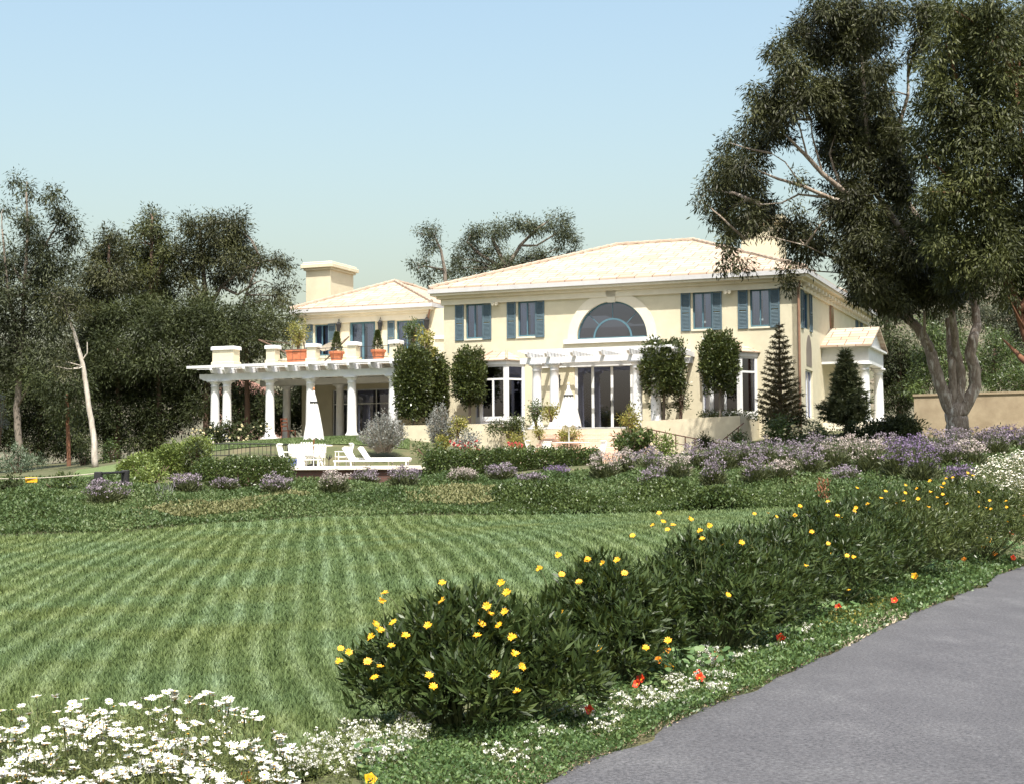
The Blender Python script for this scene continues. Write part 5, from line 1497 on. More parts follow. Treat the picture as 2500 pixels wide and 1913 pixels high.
def table(label, x, y, z, r=.55, hh=.72):
    root = empty('round_table', (x, y, z), 0, label, 'table')
    m = MB(); m.lathe([(r*.97, hh-.03), (r, hh-.02), (r, hh), (r*.98, hh+.008)], 0, 0, 28); m.build('tabletop', FURN, root)
    for k in range(4):
        a = math.pi/4+k*math.pi/2
        m = MB(); m.tube([(r*.75*math.cos(a), r*.75*math.sin(a), 0), (r*.35*math.cos(a), r*.35*math.sin(a), hh*.5), (r*.7*math.cos(a), r*.7*math.sin(a), hh-.03)], .02, 6); m.build('leg', FURN, root)
    return root
def chair(label, x, y, z, rz, group):
    root = empty('garden_chair', (x, y, z), rz, label, 'chair', group)
    root.scale = (.9, .9, .78)
    m = MB(); m.bevbox(-.25, .25, -.24, .24, .40, .45, .01); m.build('seat', FURN, root)
    m = MB(); m.add([(-.25,.24,.452),(.25,.24,.452),(.25,.28,.452),(-.25,.28,.452),(-.25,.36,.98),(.25,.36,.98),(.25,.40,.98),(-.25,.40,.98)], [(0,3,2,1),(4,5,6,7),(0,1,5,4),(1,2,6,5),(2,3,7,6),(3,0,4,7)])
    for k in range(5):
        xx = -.2+.1*k; m.tube([(xx, .335, .98), (xx, .345, 1.03)], .035, 6)
    m.build('backrest', FURN, root)
    for sx in (-.24, .24):
        m = MB(); m.box(sx-.03, sx+.03, -.24, .3, .64, .67); m.tube([(sx, -.21, .45), (sx, -.21, .64)], .015, 6); m.build('armrest', FURN, root)
        for sy in (-.21, .21):
            m = MB(); m.tube([(sx*.92, sy, 0), (sx*.92, sy, .40)], .02, 6); m.build('leg', FURN, root)
    return root
def lounger(label, x, y, z, rz, back=1.0, group=None):
    root = empty('sun_lounger', (x, y, z), rz, label, 'sun lounger', group)
    # lies along +x from its back at x=0
    m = MB()
    for sy in (-.32, .28):
        m.box(-.55, 1.45, sy, sy+.04, .15, .20)
    m.box(-.55, 1.45, -.279, .279, .155, .185); m.build('frame', FURN, root)
    m = MB(); m.bevbox(0.0, 1.47, -.33, .33, .202, .28, .03); m.build('mattress', CANVAS, root, False)
    m = MB(); bx, bz = -.50*math.cos(back), .46*math.sin(back)
    m.add([(0,-.33,.21),(0,.33,.21),(bx,.33,.21+bz),(bx,-.33,.21+bz),(.09,-.33,.25),(.09,.33,.25),(bx+.09,.33,.27+bz),(bx+.09,-.33,.27+bz)], [(0,1,2,3),(7,6,5,4),(0,3,7,4),(2,1,5,6),(3,2,6,7),(1,0,4,5)])
    m.build('backrest', CANVAS, root)
    for lx in (-.5, 1.35):
        for sy in (-.28, .28):
            m = MB(); m.tube([(lx, sy, 0), (lx, sy, .15)], .025, 6); m.build('leg', FURN, root)
    return root
ax = lambda px, Y: at(px, 1100, Y).x
table('round white table under the tall closed umbrella on the pool deck', ax(768, 52), 52.0, DZ, .62)
CG = 'white chairs round the pool deck table'
chair('white chair at the left end of the pool deck, back to the hedge', ax(704, 52.4), 52.4, DZ, 1.35, CG)
chair('white slatted chair facing the camera, left behind the pool deck table', ax(727, 53.1), 53.1, DZ, .55, CG)
chair('white chair directly behind the pool deck table and its orange pole', ax(776, 53.3), 53.3, DZ, -.1, CG)
chair('white chair in front of the pool deck table, its back to the camera', ax(757, 51.0), 51.0, DZ, 2.9, CG)
chair('white chair with a raised back between the table and the loungers', ax(836, 52.2), 52.2, DZ, -1.2, CG)
lounger('white cushioned lounger beside the pool deck table, its back raised', ax(858, 51.6), 51.6, DZ, -.15, 1.05, 'loungers on the pool deck')
lounger('white cushioned lounger at the right, nearest the long hedge', ax(896, 51.2), 51.2, DZ, -.06, 1.0, 'loungers on the pool deck')
x_, y_ = ax(714, 50.5), 50.5
tb = empty('tub', (x_, y_, DZ), 0, 'small blue tub standing at the left end of the pool deck edge', 'tub')
m = MB(); m.lathe([(.10, 0), (.15, .05), (.165, .2), (.15, .24), (.12, .235)], 0, 0, 16); m.build('body', surf('blue_glaze', (.07, .10, .26), (.10, .13, .30), 6, .4), tb)
x_ = ax(735, 50.6)
tb = empty('covered_stand', (x_, 50.6, DZ), 0, 'small white cone shaped cover standing beside the blue tub', 'cover')
m = MB(); m.lathe([(.19, 0), (.17, .1), (.11, .35), (.07, .52), (.03, .56)], 0, 0, 16, .06, 6); m.build('cloth', CANVAS, tb)
x_ = ax(762, 50.4)
tb = empty('low_table', (x_, 50.4, DZ), 0, 'low pale side table at the front edge of the pool deck', 'table')
m = MB(); m.bevbox(-.28, .28, -.18, .18, .2, .24, .01); m.build('tabletop', FURN, tb)
for sx in (-.24, .24):
    for sy in (-.14, .14):
        m = MB(); m.tube([(sx, sy, 0), (sx, sy, .2)], .018, 6); m.build('leg', FURN, tb)
x_ = ax(803, 50.35)
tb = empty('iron_ornament', (x_, 50.35, DZ), 0, 'small dark iron ornament on the pool deck edge before the loungers', 'ornament')
m = MB(); m.tube([(0, 0, 0), (0, 0, .18), (.02, 0, .32)], [.012, .012, .03], 6)
for a in (0, 1.3, 2.6, 3.9, 5.2): m.tube([(0, 0, .2), (.09*math.cos(a), .09*math.sin(a), .30), (.06*math.cos(a), .06*math.sin(a), .38)], [.012, .02, .006], 5)
m.lathe([(.09, 0), (.09, .02), (.02, .03)], 0, 0, 10); m.build('body', IRON, tb)
lb2 = table('round white table under the closed umbrella on the patio', at(1393, 1085, 57).x, 57.0, PATZ, .72)
CG2 = 'white chairs round the patio table'
chair('white chair left of the patio table, seen from its side', at(1308, 1085, 56.4).x, 56.4, PATZ, 1.25, CG2)
chair('white chair behind the patio table on the left', at(1345, 1085, 57.8).x, 57.8, PATZ, .5, CG2)
chair('white chair right of the patio table below the brick steps', at(1455, 1085, 57.0).x, 57.0, PATZ, -1.2, CG2)

def pot(label, p, r, hh, mat=TERRA, name='terracotta_pot', square=False):
    root = empty(name, tuple(p), ANG if square else 0, label, 'plant pot')
    m = MB()
    if square:
        m.add([(-r,-r*.6,0),(r,-r*.6,0),(r,r*.6,0),(-r,r*.6,0),(-r*1.12,-r*.7,hh),(r*1.12,-r*.7,hh),(r*1.12,r*.7,hh),(-r*1.12,r*.7,hh)], [(3,2,1,0),(4,5,6,7),(0,1,5,4),(1,2,6,5),(2,3,7,6),(3,0,4,7)])
        m.build('body', mat, root)
        m = MB(); m.box(-r*1.2, r*1.2, -r*.78, r*.78, hh+.002, hh+.08); m.build('rim', mat, root)
    else:
        m.lathe([(r*.62, 0), (r*.66, .01), (r*.92, hh*.78), (r*.92, hh*.785)], 0, 0, 22); m.build('body', mat, root, False)
        m = MB(); m.lathe([(r*.93, hh*.786), (r*1.06, hh*.80), (r*1.08, hh*.97), (r*1.0, hh), (r*.9, hh*.985)], 0, 0, 22); m.build('rim', mat, root)
    m = MB(); m.lathe([(r*.8, hh*.95), (r*.85, hh*1.005), (r*.3, hh*1.03)], 0, 0, 14); m.build('soil', SOIL, root)
    return root
zdw = P0.z + zd
def onterr(px, s, z=None):
    x = L(px, 870, s)[0]; return W(x, s, zd)
pot('wide rust red rectangular planter on the roof terrace', onterr(731, 2.0), .46, .62, TERRA, 'planter', True)
pot('round terracotta pot on the roof terrace under the hammock', onterr(822, 1.6), .34, .52)
pot('round terracotta pot on the roof terrace in front of the balcony door', onterr(924, 1.6), .33, .52)
p = at(1314, 1085, 57.8); pot('small dark red pot beside the left patio chair', (p.x, 57.8, PATZ), .16, .42)
p = at(1314, 1052, 57.8)
shrub('potted_bush', 'small brownish plant growing in the dark red patio pot', 'plant', 1304, 1326, 1045, 1066, 57.8, YELG, lumps=5, dens=60, L=.08)
# plants standing in the terrace pots
def potted(label, px, s, py0, py1, halfw, mat, kind):
    b = onterr(px, s); Y = b.y
    if kind == 'cone':
        t = at(px, py0, Y).z; zb = at(px, py1, Y).z
        root = empty('topiary_cone', (b.x, b.y, zb), 0, label, 'plant'); hw = halfw/FPX*Y
        n = 1500; f = rng.random(n)**.7; a = rng.random(n)*6.283; q = rng.random(n)**.3*(1-f)**.8*hw+.02
        P = np.stack([b.x+q*np.cos(a), b.y+q*np.sin(a), zb+f*(t-zb)], 1); D = np.stack([np.cos(a), np.sin(a), .8+0*a], 1)+rng.normal(size=(n, 3))*.4
        V, F = leaves(P, D, .09*(.6+.8*rng.random(n)), .035); put_leaves('foliage', V, F, mat, root)
        m = MB(); m.tube([(0, 0, -.2), (0, 0, (t-zb)*.9)], .02, 6); m.build('stem', BARKD, root)
potted('dark cone shaped evergreen in the middle terrace pot', 822, 1.6, 812, 862, 14, TOPI, 'cone')
potted('dark cone shaped evergreen in the pot by the balcony door', 922, 1.6, 808, 858, 13, TOPI, 'cone')
b = onterr(731, 2.0)
root = shrub('potted_tree', 'small yellow green citrus tree in the rust red planter', 'plant', 697, 762, 787, 846, b.y, YELG, lumps=14, dens=40)
m = MB(); zz0 = b.z+.6-root.location.z
for dx in (-.35, .3): m.tube([(dx, 0, zz0), (dx*.7, 0, zz0+.5), (dx*1.1, 0, .35)], .03, 6)
m.build('trunk', BARKG, root)
b = onterr(990, 2.2)
shrub('potted_tree', 'clipped ball tree standing before the right terrace window', 'plant', 988, 1034, 782, 830, b.y+1, HEDGE, lumps=8, dens=50)
# hammock on its curved stand
def LW_(px, py, s):
    x, z = L(px, py, s); return W(x, s, z)
hp = [LW_(777, 848, 2.4), LW_(788, 857, 2.4), LW_(803, 853, 2.4), LW_(818, 843, 2.4), LW_(832, 836, 2.4)]
hm_ = empty('hammock', tuple(hp[0]), 0, 'white cloth hammock slung on dark curved poles on the roof terrace', 'hammock')
m = MB(); vs = []; fs = []
for i, p in enumerate(hp):
    wd2 = (.10, .38, .45, .38, .10)[i]; q = p-hp[0]
    for j, (dy, dz) in enumerate(((-1, .18), (-.5, .04), (0, 0), (.5, .04), (1, .18))):
        vs.append((q.x+NX.x*dy*wd2, q.y+NX.y*dy*wd2, q.z+dz*wd2*2))
vs += [(a, b_, c-.02) for a, b_, c in vs]
for o_ in (0, 25):
    for i in range(4):
        for j in range(4):
            f = (o_+i*5+j, o_+i*5+j+1, o_+i*5+j+6, o_+i*5+j+5); fs.append(f if o_ else f[::-1])
m.add(vs, fs); m.build('sling', CANVAS, hm_, True)
m = MB(); m.tube([LW_(790, 884, 2.4)-hp[0], LW_(815, 860, 2.4)-hp[0], LW_(852, 822, 2.4)-hp[0]], .035, 7)
m.tube([LW_(632, 830, 2.4)-hp[0], LW_(660, 842, 2.4)-hp[0], LW_(692, 858, 2.4)-hp[0]], .035, 7)
m.tube([LW_(632, 830, 2.4)-hp[0], hp[0]-hp[0]], .012, 5); m.tube([LW_(852, 822, 2.4)-hp[0], hp[4]-hp[0]], .012, 5)
m.tube([LW_(692, 858, 2.4)-hp[0], LW_(725, 886, 2.4)-hp[0], LW_(790, 884, 2.4)-hp[0]], .035, 7)
m.build('stand', BARKD, hm_)
# chairs in the shade of the pergola
p = W(L(705, 1060, 1.8)[0], 1.8, -.125)
ch = empty('wooden_chair', tuple(p), 2.4, 'reddish wooden chair in the shade under the terrace pergola', 'chair')
CHW = surf('red_wood', (.24, .085, .045), (.18, .06, .03), 8, .5)
m = MB(); m.bevbox(-.24, .24, -.23, .23, .42, .46, .01); m.build('seat', CHW, ch)
m = MB()
for sx in (-.22, .22): m.tube([(sx, .22, 0), (sx, .23, .46), (sx, .30, 1.0)], .02, 6)
for z in (.62, .78, .94): m.box(-.22, .22, .245+(z-.62)*.12, .265+(z-.62)*.12, z, z+.06)
m.build('backrest', CHW, ch)
for sx in (-.22, .22):
    m = MB(); m.tube([(sx, -.2, 0), (sx, -.2, .42)], .02, 6); m.build('leg', CHW, ch)

# ------------------------------------------------------------------ rails and fences
def rail(name, label, stations, hh, mat, nb, parent_cat='railing', post_every=5, mid=True):
    """iron rail through ground points; the uprights stand on it"""
    S0 = [Vector(s) for s in stations]
    root = empty(name, tuple(S0[0]), 0, label, parent_cat)
    up = Vector((0, 0, 1))
    loc = [s-S0[0] for s in S0]
    m = MB(); m.tube([l+up*hh for l in loc], .022, 6); m.build('top_rail', mat, root)
    m = MB(); m.tube([l+up*.12 for l in loc], .016, 6); m.build('bottom_rail', mat, root)
    tot = 0
    for a, b in zip(loc, loc[1:]):
        for k in range(nb):
            p = a.lerp(b, k/nb)
            m = MB(); r = .022 if tot % post_every == 0 else .009
            m.tube([p-up*(.1 if r > .01 else -.12), p+up*hh], r, 6); m.build('post' if r > .01 else 'baluster', mat, root); tot += 1
    return root
rail('iron_fence', 'black iron fence along the grass left of the pool deck', [at(508,1118,57.0), at(600,1118,57.0), at(692,1119,56.8), at(735,1120,56.6)], .55, IRON, 9)
rail('stair_rail', 'rusty brown stair rail sloping down below the right retaining wall', [at(1580,1074,54.8), at(1650,1089,54.4), at(1720,1103,54), at(1790,1118,53.6)], .42, BROWNM, 3, post_every=1)
rail('stair_rail', 'short rusty stair rail climbing to the retaining wall corner', [at(1762,1106,54.4), at(1816,1062,55.2)], .45, BROWNM, 4, post_every=1)
def fpost(root, p, hh, r=.07):
    m = MB(); q = Vector(p)-root.location; m.bevbox(q.x-r, q.x+r, q.y-r, q.y+r, q.z-.2, q.z+hh, .02); return m.build('post', IRON, root)
p1 = at(240, 1196, 42); p2 = at(306, 1180, 43.5); p1.z = h(p1.x, p1.y); p2.z = h(p2.x, p2.y)
fen = empty('wire_fence', tuple(p1), 0, 'dark posts with a rail and a rope running to the left edge', 'fence')
z1 = at(240, 1150, 42).z; z2 = at(306, 1146, 43.5).z
fpost(fen, p1, z1-p1.z, .1); fpost(fen, p2, z2-p2.z, .1)
m = MB(); m.tube([(p1.x-p1.x, 0, z1-.05-p1.z), (p2.x-p1.x, p2.y-p1.y, z2-.06-p1.z)], .035, 6); m.build('rail', IRON, fen)
pe = at(-60, 1167, 41.5); e = Vector((pe.x-p1.x, pe.y-p1.y, pe.z-p1.z))
m = MB(); st = Vector((0, 0, at(232, 1154, 42).z-p1.z))
m.tube([st.lerp(e, k/8)-Vector((0, 0, .06*math.sin(math.pi*k/8))) for k in range(9)], .014, 6); m.build('rope', surf('pale_rope', (.42, .38, .30), (.34, .30, .24), 9, .8), fen)
m = MB(); q = e; m.bevbox(q.x-.06, q.x+.06, q.y-.06, q.y+.06, q.z-1.2, q.z+.05, .02); m.build('post', IRON, fen)
s0, s1 = at(62, 1163.5, 41.75), at(91, 1176, 41.75)
sg = empty('sign', (s0.x, 41.75, s1.z), 0, 'small yellow sign hung on the rope fence at the far left', 'sign')
wS, hS = s1.x-s0.x, s0.z-s1.z
m = MB(); m.bevbox(0, wS, -.012, .012, 0, hS, .004); m.build('board', surf('sign_yellow', (.80, .43, .02), (.76, .39, .02), 6, .5), sg)
m = MB()
for k in range(2):
    zz = hS*(.62-.28*k)
    xx = wS*.16
    while xx < wS*.82:
        ww = random.uniform(.02, .05); m.box(xx, xx+ww, -.016, -.0125, zz, zz+.018); xx += ww+.018
m.build('lettering', surf('faded_print', (.50, .25, .03), (.45, .22, .03), 6, .6), sg)

# neighbour's pale pink house seen through the pergola
nh = empty('neighbour_house', at(625, 1030, 92), .2, 'distant pinkish gabled house seen through the left pergola bay', 'house')
z0n = h(at(625, 1000, 92).x, 92)-nh.location.z-.5
PINK = surf('pink_wall', (.42, .27, .22), (.36, .23, .19), 1, .9)
m = MB(); m.box(-3, 1.6, 0, 5, z0n, 1.6); m.build('wall', PINK, nh)
m = MB(); m.add([(-3.2,-.3,1.6),(1.8,-.3,1.6),(1.8,5.3,1.6),(-3.2,5.3,1.6),(-.7,-.3,2.6),(-.7,5.3,2.6)], [(0,1,4),(3,5,2),(1,2,5,4),(0,4,5,3),(3,2,1,0)]); m.build('roof', surf('pink_roof', (.44, .25, .20), (.36, .20, .16), 2, .9), nh)

# ------------------------------------------------------------------ statice drift on the bank
def statice(px, py, hh, r, fmat, label, group=None, nst=66, name='flower_clump', loc=None):
    b = G(px, py) if loc is None else Vector(loc)
    root = empty(name, tuple(b), 0, label, 'flower clump', group)
    m = MB(); PP = []; DD = []; LL = []
    FP = []; FD = []
    for i in range(nst):
        a = random.uniform(0, 6.283); q = random.random()**.55
        e = Vector((r*q*math.cos(a), r*q*math.sin(a), hh*random.uniform(.5, 1.12)*(1-.2*q*q)))
        s = Vector((e.x*.25, e.y*.25, 0))
        m.tube([s, Vector((e.x*.7, e.y*.7, e.z*.55)), e], [.008, .006, .004], 4)
        for k in range(13):
            FP.append((e.x+random.gauss(0, .05), e.y+random.gauss(0, .05), e.z+random.gauss(0, .022))); FD.append((random.gauss(0, 1), random.gauss(0, 1), random.gauss(.5, .5)))
        for k in range(10):
            t = random.uniform(.2, .9); PP.append((e.x*t+random.gauss(0, .04), e.y*t+random.gauss(0, .04), e.z*t*random.uniform(.6, 1))); DD.append((e.x+random.gauss(0, .4), e.y+random.gauss(0, .4), .9)); LL.append(.12)
    for i in range(nst*12):
        a = random.uniform(0, 6.283); q = random.random()**.5; PP.append((r*.85*q*math.cos(a), r*.85*q*math.sin(a), random.uniform(0, hh*.45))); DD.append((math.cos(a)+random.gauss(0, .5), math.sin(a)+random.gauss(0, .5), random.uniform(.3, 1.6))); LL.append(.17)
    bb = np.array(b)
    V, F = leaves(np.array(PP)+bb, np.array(DD), np.array(LL)*(.6+.8*rng.random(len(LL))), .035); put_leaves('foliage', V, F, STAL, root)
    V, F = leaves(np.array(FP)+bb, np.array(FD), .05*(.6+.8*rng.random(len(FP))), .034); tag(put_leaves('flowers', V, F, fmat, root), kind='stuff')
    m.build('stem', STEMM, root)
    return root
for px, py, hh, r, fm, lb_ in [
  (262,1232,.62,.55,PURP,'mauve flower clump in front of the dark fence posts'),
  (455,1206,.55,.42,PURP,'mauve flower clump before the yellow green shrub'),
  (552,1200,.36,.34,PURP,'small mauve clump below the left end of the clipped hedge block'),
  (672,1212,.60,.40,PURP,'mauve clump at the right end of the clipped hedge block'),
  (815,1208,.66,.42,PINKW,'pale pinkish clump in front of the dark brick deck front'),
  (893,1190,.62,.44,PURP,'grey mauve clump against the middle of the brick deck front'),
  (985,1196,.66,.42,PURP,'tall grey mauve clump at the right end of the brick deck front'),
  (1130,1186,.50,.42,PINKW,'pale pink clump below the left part of the long hedge'),
  (1222,1176,.52,.42,PURP,'mauve clump below the middle of the long hedge'),
  (1300,1192,.42,.40,PURP,'low mauve clump on the open bank below the long hedge'),
  (1360,1176,.46,.36,DPURP,'bluish purple clump below the right part of the long hedge')]:
    statice(px, py, hh, r, fm, lb_, 'purple flower clumps on the bank')
drift = [(1478,1172,.60,.46,PINKW),(1530,1160,.60,.44,PINKW),(1585,1166,.62,.46,PURP),(1598,1196,.46,.34,PURP),(1650,1172,.55,.44,PINKW),(1705,1150,.66,.46,PURP),(1742,1196,.66,.34,PURP),(1765,1150,.64,.46,PURP),(1822,1146,.64,.46,PURP),(1848,1186,.62,.42,PURP),(1880,1142,.64,.46,PURP),(1908,1180,.46,.36,PINKW),(1930,1150,.62,.46,PURP),(1975,1166,.66,.46,PURP),
         (1998,1128,.62,.46,PURP),(2040,1150,.66,.46,PINKW),(2066,1196,.44,.34,PURP),(2085,1130,.62,.48,PINKW),(2128,1158,.72,.48,PINKW),(2160,1128,.62,.46,PURP),(2190,1165,.74,.40,DPURP),(2225,1150,.70,.46,DPURP),(2250,1178,.70,.46,DPURP),(2275,1130,.66,.46,PURP),(2318,1150,.62,.46,PURP),(2330,1118,.62,.46,PURP),(2372,1150,.62,.44,PINKW),(2385,1118,.62,.46,PURP),(2430,1120,.62,.46,PURP),(2442,1105,.60,.46,PURP),(2478,1112,.66,.48,DPURP),(2520,1116,.66,.48,PURP),(2345,1196,.46,.34,DPURP)]
for k, (px, py, hh, r, fm) in enumerate(drift):
    nm = {PINKW: 'pale pink flower clump', PURP: 'mauve flower clump', DPURP: 'deep purple flower clump'}[fm]
    statice(px, py, hh*1.3, r, fm, nm + ' crowded in the drift across the right bank', nm + 's of the right drift', nst=56)
# a dry rusty weed and a few tall green spikes
b = G(2010, 1232)
rw = empty('weed', tuple(b), 0, 'rust red dry weed at the right tip of the lawn', 'plant')
PP = []; DD = []
for i in range(150):
    z = random.uniform(0, .6); PP.append((random.gauss(0, .05+.08*(.6-z)), random.gauss(0, .08), z)); DD.append((random.gauss(0, .6), random.gauss(0, .6), 1))
V, F = leaves(np.array(PP)+np.array(b), np.array(DD), .09, .035); put_leaves('foliage', V, F, leafmat('rusty_leaf', [(.10,.04,.02),(.18,.07,.03),(.26,.12,.05)], .1, .7), rw)
b = G(405, 1230)
gw_ = empty('grass_tuft', tuple(b), 0, 'tuft of pale tall blades on the bank left of centre', 'plant')
PP = []; DD = []
for i in range(60):
    a = random.uniform(0, 6.283); PP.append((random.gauss(0, .08), random.gauss(0, .08), 0)); DD.append((.3*math.cos(a), .3*math.sin(a), 1))
V, F = leaves(np.array(PP)+np.array(b), np.array(DD), .5*(.6+.8*rng.random(60)), .03); put_leaves('blades', V, F, SILV, gw_)

# ------------------------------------------------------------------ ground cover on the bank (nobody could count it)
def inpoly(X, Y, P):
    c = np.zeros(X.shape, bool); n = len(P)
    for i in range(n):
        x0, y0 = P[i]; x1, y1 = P[(i+1) % n]
        cond = ((y0 > Y) != (y1 > Y)) & (X < (x1-x0)*(Y-y0)/(y1-y0+1e-12)+x0)
        c ^= cond
    return c
def scatter(poly, n):
    P = np.array(poly); lo = P.min(0); hi = P.max(0)
    out = []
    tot = 0
    while tot < n:
        q = rng.random((n, 2))*(hi-lo)+lo
        q = q[inpoly(q[:, 0], q[:, 1], poly)]
        out.append(q); tot += len(q)
    return np.concatenate(out)[:n]
def mound(x, y, a=1.0):
    return a*(.5+.5*np.sin(x*1.9+1.3*np.sin(y*.8)))*(.5+.5*np.sin(y*1.6+1.7*np.sin(x*.7)+.5))
far = [(x, y) for x, y in FAR_L]
back = [(G(*q).x, G(*q).y) for q in [(2560,1130),(2300,1190),(2000,1200),(1800,1165),(1500,1150),(1300,1165),(1050,1176),(900,1190),(700,1196),(480,1200),(300,1190),(150,1190),(0,1195),(-250,1200)]]
poly = far + [(13.5, 36.0)] + back
def cover(name, poly, n, mat, L_, W_, amp, zlift=.0, up=.5):
    q = scatter(poly, n)
    z = H(q[:, 0], q[:, 1])
    top = .08+mound(q[:, 0], q[:, 1], amp)
    P = np.stack([q[:, 0], q[:, 1], z+zlift+top*rng.random(n)**.6], 1)
    D = rng.normal(size=(n, 3)); D[:, 2] = np.abs(D[:, 2])*.6+up
    V, F = leaves(P, D, L_*(.6+.8*rng.random(n)), W_*(.7+.6*rng.random(n)))
    o = np_mesh(name, V, F, mat)
    tag(o, kind='stuff')
    return o
tag(cover('ground_cover', poly, 330000, GCOV, .075, .042, .34), 'mixed low green ground cover over the bank beyond the lawn', 'ground cover')
ub = [(G(*q).x, G(*q).y) for q in [(1470,1150),(1500,1150),(1800,1165),(2000,1195),(2300,1190),(2580,1130),(2580,1086),(2300,1098),(2000,1090),(1850,1098),(1700,1112),(1560,1128)]]
tag(cover('ground_cover', ub, 60000, GCOV, .08, .045, .25), 'green cover between the purple flower clumps of the right drift', 'ground cover')
# the thicker rounded edge on the right, and dry patches
edge = [(at(*q).x, at(*q).y) for q in [(1190,1259,38),(1400,1257,37.6),(1694,1250,36.6),(1985,1243,35.1)]]
edge2 = [(x+.1, y+2.6) for x, y in edge]
tag(cover('ground_cover', edge+edge2[::-1], 80000, HEDGE, .075, .045, .55), 'thick rounded green cover along the far right lawn edge', 'ground cover')
dry = [(G(*q).x, G(*q).y) for q in [(290,1270),(420,1245),(560,1240),(700,1215),(760,1215),(640,1255),(450,1276),(330,1288)]]
tag(cover('dry_cover', dry, 3600, GCOVD, .09, .04, .15, .1), 'dry brownish patch of cover on the left of the bank', 'ground cover')
dry = [(G(*q).x, G(*q).y) for q in [(980,1220),(1100,1195),(1300,1205),(1330,1225),(1150,1245),(1000,1240)]]
tag(cover('dry_cover', dry, 3200, GCOVD, .09, .04, .15, .1), 'straw coloured patch of cover in the middle of the bank', 'ground cover')
lf = [(G(*q).x, G(*q).y) for q in [(-100,1200),(100,1195),(240,1192),(330,1185),(340,1170),(240,1172),(100,1178),(-100,1185)]]
tag(cover('ground_cover', lf, 16000, GCOV, .08, .045, .15), 'green cover round the dark fence posts on the left', 'ground cover')

# ------------------------------------------------------------------ grass of the lawn
GB = lawnmat('grass_blade', True)
LP = [(p[0], p[1]) for p in NEAR_L] + far[::-1]
def grass(n, y0, y1, hh, wd):
    q = scatter(LP, n*3)
    q = q[(q[:, 1] >= y0) & (q[:, 1] < y1) & (np.abs(q[:, 0]) < q[:, 1]*.36+1.0)]
    return q[:n], hh, wd
VV = []; FF = []; off = 0
for _ in range(1):
    q = scatter(LP, 2700000)
    q = q[(np.abs(q[:, 0]) < q[:, 1]*.40+6.0) & (rng.random(len(q)) < np.clip((8.0/q[:, 1])**1.7, 0, 1))]
    n = len(q); hh = .030+.0008*q[:, 1]; wd = (.002+.0008*q[:, 1])[:, None]
    z = H(q[:, 0], q[:, 1])+.028
    a = rng.random(n)*6.283; d = np.stack([np.cos(a), np.sin(a)], 1)
    hgt = hh*(.6+.8*rng.random(n)); lean = rng.normal(size=(n, 2))*.45*hgt[:, None]
    V = np.empty((n, 3, 3)); V[:, 0, :2] = q-d*wd*.5; V[:, 1, :2] = q+d*wd*.5; V[:, 0, 2] = z; V[:, 1, 2] = z
    V[:, 2, :2] = q+lean; V[:, 2, 2] = z+hgt
    VV.append(V.reshape(-1, 3)); FF.append(np.arange(3*n).reshape(n, 3)+off); off += 3*n
tag(np_mesh('grass', np.concatenate(VV), np.concatenate(FF), GB), 'short mown grass blades of the striped lawn', 'grass', kind='stuff')
q = scatter([(p.x, p.y) for p in ul]+[(p.x, p.y) for p in uf[::-1]], 22000); z = H(q[:, 0], q[:, 1])+.02; n = len(q)
a = rng.random(n)*6.283; d = np.stack([np.cos(a), np.sin(a)], 1)*.02
V = np.empty((n, 3, 3)); V[:, 0, :2] = q-d; V[:, 1, :2] = q+d; V[:, :2, 2] = z[:, None]; V[:, 2, :2] = q+rng.normal(size=(n, 2))*.03; V[:, 2, 2] = z+.07
tag(np_mesh('grass', V.reshape(-1, 3), np.arange(3*n).reshape(n, 3), leafmat('upper_grass', [(.075,.11,.035),(.11,.155,.055),(.16,.20,.08)], .2, .6, .5)), 'short grass of the small upper lawn by the pergola', 'grass', kind='stuff')

# ------------------------------------------------------------------ flowers
def daisy_mesh(name, r, npet, pm, em, cup=.15, wf=.34):
    m = MB()
    for k in range(npet):
        a = 2*math.pi*k/npet+random.uniform(-.08, .08); c, s = math.cos(a), math.sin(a)
        rr = r*random.uniform(.88, 1.08); w2 = r*wf*.5; z1 = r*cup*random.uniform(.4, 1.4)
        P = lambda u, v, z: (u*c-v*s, u*s+v*c, z)
        m.add([P(r*.16, -w2*.5, 0), P(rr*.62, -w2, z1*.7), P(rr, 0, z1), P(rr*.62, w2, z1*.7), P(r*.16, w2*.5, 0)], [(0, 1, 2, 3, 4)])
    n0 = len(m.f)
    m.lathe([(r*.22, -.002), (r*.24, r*.06), (r*.12, r*.13)], 0, 0, 8)
    me = bpy.data.meshes.new(name); me.from_pydata(m.v, [], m.f); me.materials.append(pm); me.materials.append(em)
    mi = [0]*n0+[1]*(len(m.f)-n0); me.polygons.foreach_set('material_index', mi); me.update()
    return me
YD = [daisy_mesh('yellow_daisy', .029, 11, YPET, YEYE, c, .40) for c in (.1, .3, .55)]
WD = [daisy_mesh('white_daisy', .025, 13, WPET, YEYE, c, .34) for c in (.05, .2, .4)]
ND = [daisy_mesh('nasturtium_bloom', .030, 5, OPET, YEYE, .6, 1.0), daisy_mesh('nasturtium_bloom', .030, 5, RPET, YEYE, .5, 1.0), daisy_mesh('nasturtium_bloom', .032, 5, YPET, YEYE, .5, 1.0)]
def bloom(name, me, loc, nrm, sc, parent):
    o = bpy.data.objects.new(name, me); COL.objects.link(o); o.parent = parent
    o.location = Vector(loc); q = Vector(nrm).to_track_quat('Z', 'Y'); o.rotation_euler = q.to_euler(); o.scale = (sc,)*3
    return o

